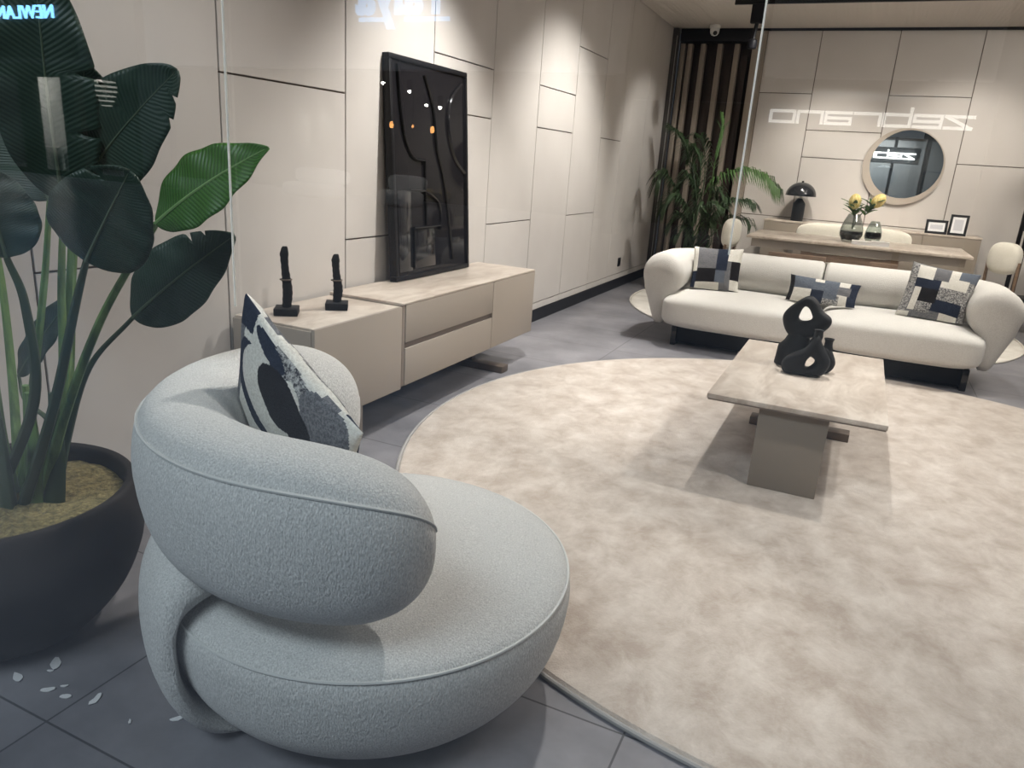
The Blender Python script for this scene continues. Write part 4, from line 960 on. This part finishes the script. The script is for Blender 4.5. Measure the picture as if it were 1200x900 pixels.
xt = (fc(47, 200, 18.1)[0] + fc(86, 200, 18.1)[0]) / 2
t = thing('display_table', 'white display table in the opposite shop, mirrored among the dark leaves', 'table', (xt, YF - 1.5, 0))
obj('top', bx(-1.0, 1.0, -0.4, 0.4, 0.78, 0.84, 0.01), M['white'], t)
for xx in (-0.9, 0.9):
    for yy in (-0.32, 0.32): obj('leg', tube(nb(), [(xx, yy, 0), (xx, yy, 0.78)], 0.04, 8), M['white'], t)
t = thing('chandelier', 'glittering tiered crystal chandelier mirrored among the dark leaves', 'chandelier', (fc(125, 115, 18.2)[0], YF - 1.6, 3.6))
M['crystal'] = emit('crystal_light', (1.0, 0.95, 0.82), 1.6)
bm = nb()
for k, r in enumerate((0.20, 0.30, 0.36, 0.34, 0.28, 0.22, 0.15)):
    tube(bm, [(r * math.cos(2 * PI * i / 24), r * math.sin(2 * PI * i / 24), -0.40 - 0.15 * k) for i in range(24)], 0.02, 6, closed=True)
obj('crystal_tier', bm, M['crystal'], t); obj('rod', tube(nb(), [(0, 0, 0), (0, 0, -1.15)], 0.02, 8), M['alu'], t)

# ---------------------------------------------------------------- lights
def spot(name, loc, aim, W, ang=70, blend=0.6, col=(1, 0.86, 0.72), r=0.05):
    d = bpy.data.lights.new(name, 'SPOT'); d.energy = W; d.spot_size = R(ang); d.spot_blend = blend; d.color = col; d.shadow_soft_size = r
    o = bpy.data.objects.new(name, d); C.objects.link(o); o.location = loc
    o.rotation_euler = (Vector(aim) - Vector(loc)).to_track_quat('-Z', 'Y').to_euler(); return o
def area(name, loc, aim, W, sx_, sy_, col=(1, 1, 1)):
    d = bpy.data.lights.new(name, 'AREA'); d.shape = 'RECTANGLE'; d.size = sx_; d.size_y = sy_; d.energy = W; d.color = col
    o = bpy.data.objects.new(name, d); C.objects.link(o); o.location = loc
    o.rotation_euler = (Vector(aim) - Vector(loc)).to_track_quat('-Z', 'Y').to_euler(); return o
Z = 3.22
WARM = (1, 0.955, 0.905); WARM2 = (1, 0.915, 0.815)
spot('downlight_rug', (1.55, 4.75, Z), (0.3, 4.7, 0), 240, 85, 0.8, WARM)
spot('downlight_rug', (-0.4, 4.9, Z), (-0.55, 4.95, 0), 330, 66, 0.9, (1, 0.97, 0.94))
spot('downlight_rug_front', (1.25, 2.7, Z), (1.0, 2.9, 0), 165, 80, 0.8, WARM)
spot('downlight_armchair', (-0.75, 3.3, Z), (-1.15, 1.8, 0.4), 185, 62, 0.6, WARM)
spot('downlight_sideboard', (-1.55, 4.4, Z), (-2.5, 4.3, 0.7), 375, 85, 0.8, WARM)
spot('downlight_wall', (-1.1, 6.8, Z), (-2.72, 6.8, 0.8), 400, 85, 0.8, WARM)
spot('downlight_window', (-0.8, 2.2, Z), (-2.5, 2.2, 0.7), 120, 80, 0.8, WARM)
spot('downlight_sofa', (-0.9, 6.95, Z), (-0.9, 7.0, 0.4), 150, 80, 0.8, WARM)
spot('downlight_sofa', (0.75, 6.95, Z), (0.65, 7.0, 0.4), 165, 80, 0.8, WARM)
spot('downlight_palm', (-0.7, 8.4, Z), (-2.5, 9.8, 1.2), 170, 60, 0.6, WARM)
spot('downlight_console', (-0.55, 9.2, Z), (-0.6, 10.7, 1.1), 200, 70, 0.9, WARM2)
spot('downlight_mirror', (0.9, 9.1, Z), (0.9, 10.7, 1.1), 160, 80, 0.9, WARM2)
spot('downlight_dining', (0.0, 8.4, Z), (0.0, 9.2, 0.8), 170, 85, 0.7, WARM2)
area('added_ceiling_fill', (1.9, 7.6, 3.28), (1.9, 8.4, 0), 160, 1.2, 1.2, WARM2)  # added soft fill to lift the dim upper back wall, no real fitting
area('added_ceiling_fill', (2.2, 3.4, 3.28), (2.0, 3.6, 0), 55, 1.2, 1.2, WARM)  # weaker added fill over the front of the shop
area('mall_ceiling_light', (-1.5, -3.2, 6.3), (-1.5, -3.2, 0), 440, 4, 2, (0.80, 0.90, 1.0))
area('mall_ceiling_light', (-9, -9, 6.3), (-9, -9, 0), 260, 6, 3, (0.85, 0.93, 1.0))
area('mall_ceiling_light', (-22, -9, 6.3), (-22, -9, 0), 420, 6, 3, (0.85, 0.93, 1.0))
area('mall_shop_light', ((pa_ + pb_) / 2 - 0.5, -15.8, 3.3), ((pa_ + pb_) / 2, -17.0, 0.8), 130, 2.5, 0.8, (1, 0.95, 0.84))
area('mall_shop_light', (-22, -16.8, 3.3), (-22, -17.6, 0), 220, 2, 1, (0.9, 1, 0.9))
area('mall_shop_light', (-12, -17, 3.3), (-12, -18.5, 0), 45, 6, 2, (1, 0.95, 0.88))
area('mall_shop_light', (-0.3, -16, 3.3), (-0.3, -17.4, 0), 260, 3, 1, (1, 0.95, 0.9))

for px_ in (346, 372):
    q = atY(px_, 120, 20.6); spot('mall_wall_spot', (q.x, -18.6, 3.35), (q.x, -19.4, 2.0), 900, 34, 0.9, (1, 0.95, 0.88))
spot('mall_sofa_spot', (fc(368, 198)[0], -15.6, 3.35), (fc(368, 198)[0], -16.6, 0.5), 130, 60, 0.7, (1, 0.95, 0.88))
spot('mall_sofa_spot', (fc(470, 198)[0], -15.6, 3.35), (fc(470, 198)[0], -16.6, 0.5), 130, 60, 0.7, (1, 0.95, 0.88))

w = bpy.data.worlds.new('world'); bpy.context.scene.world = w; w.use_nodes = True
w.node_tree.nodes['Background'].inputs[0].default_value = (0.75, 0.8, 0.9, 1); w.node_tree.nodes['Background'].inputs[1].default_value = 0.05

sc = bpy.context.scene
sc.view_settings.view_transform = 'Standard'; sc.view_settings.look = 'None'; sc.view_settings.gamma = 1; sc.view_settings.use_curve_mapping = False
sc.view_settings.exposure = 0.0
try:
    sc.cycles.max_bounces = 10; sc.cycles.diffuse_bounces = 4; sc.cycles.glossy_bounces = 5; sc.cycles.transparent_max_bounces = 24
    sc.cycles.use_denoising = True; sc.cycles.sample_clamp_indirect = 6; sc.cycles.caustics_reflective = False; sc.cycles.caustics_refractive = False
except Exception: pass
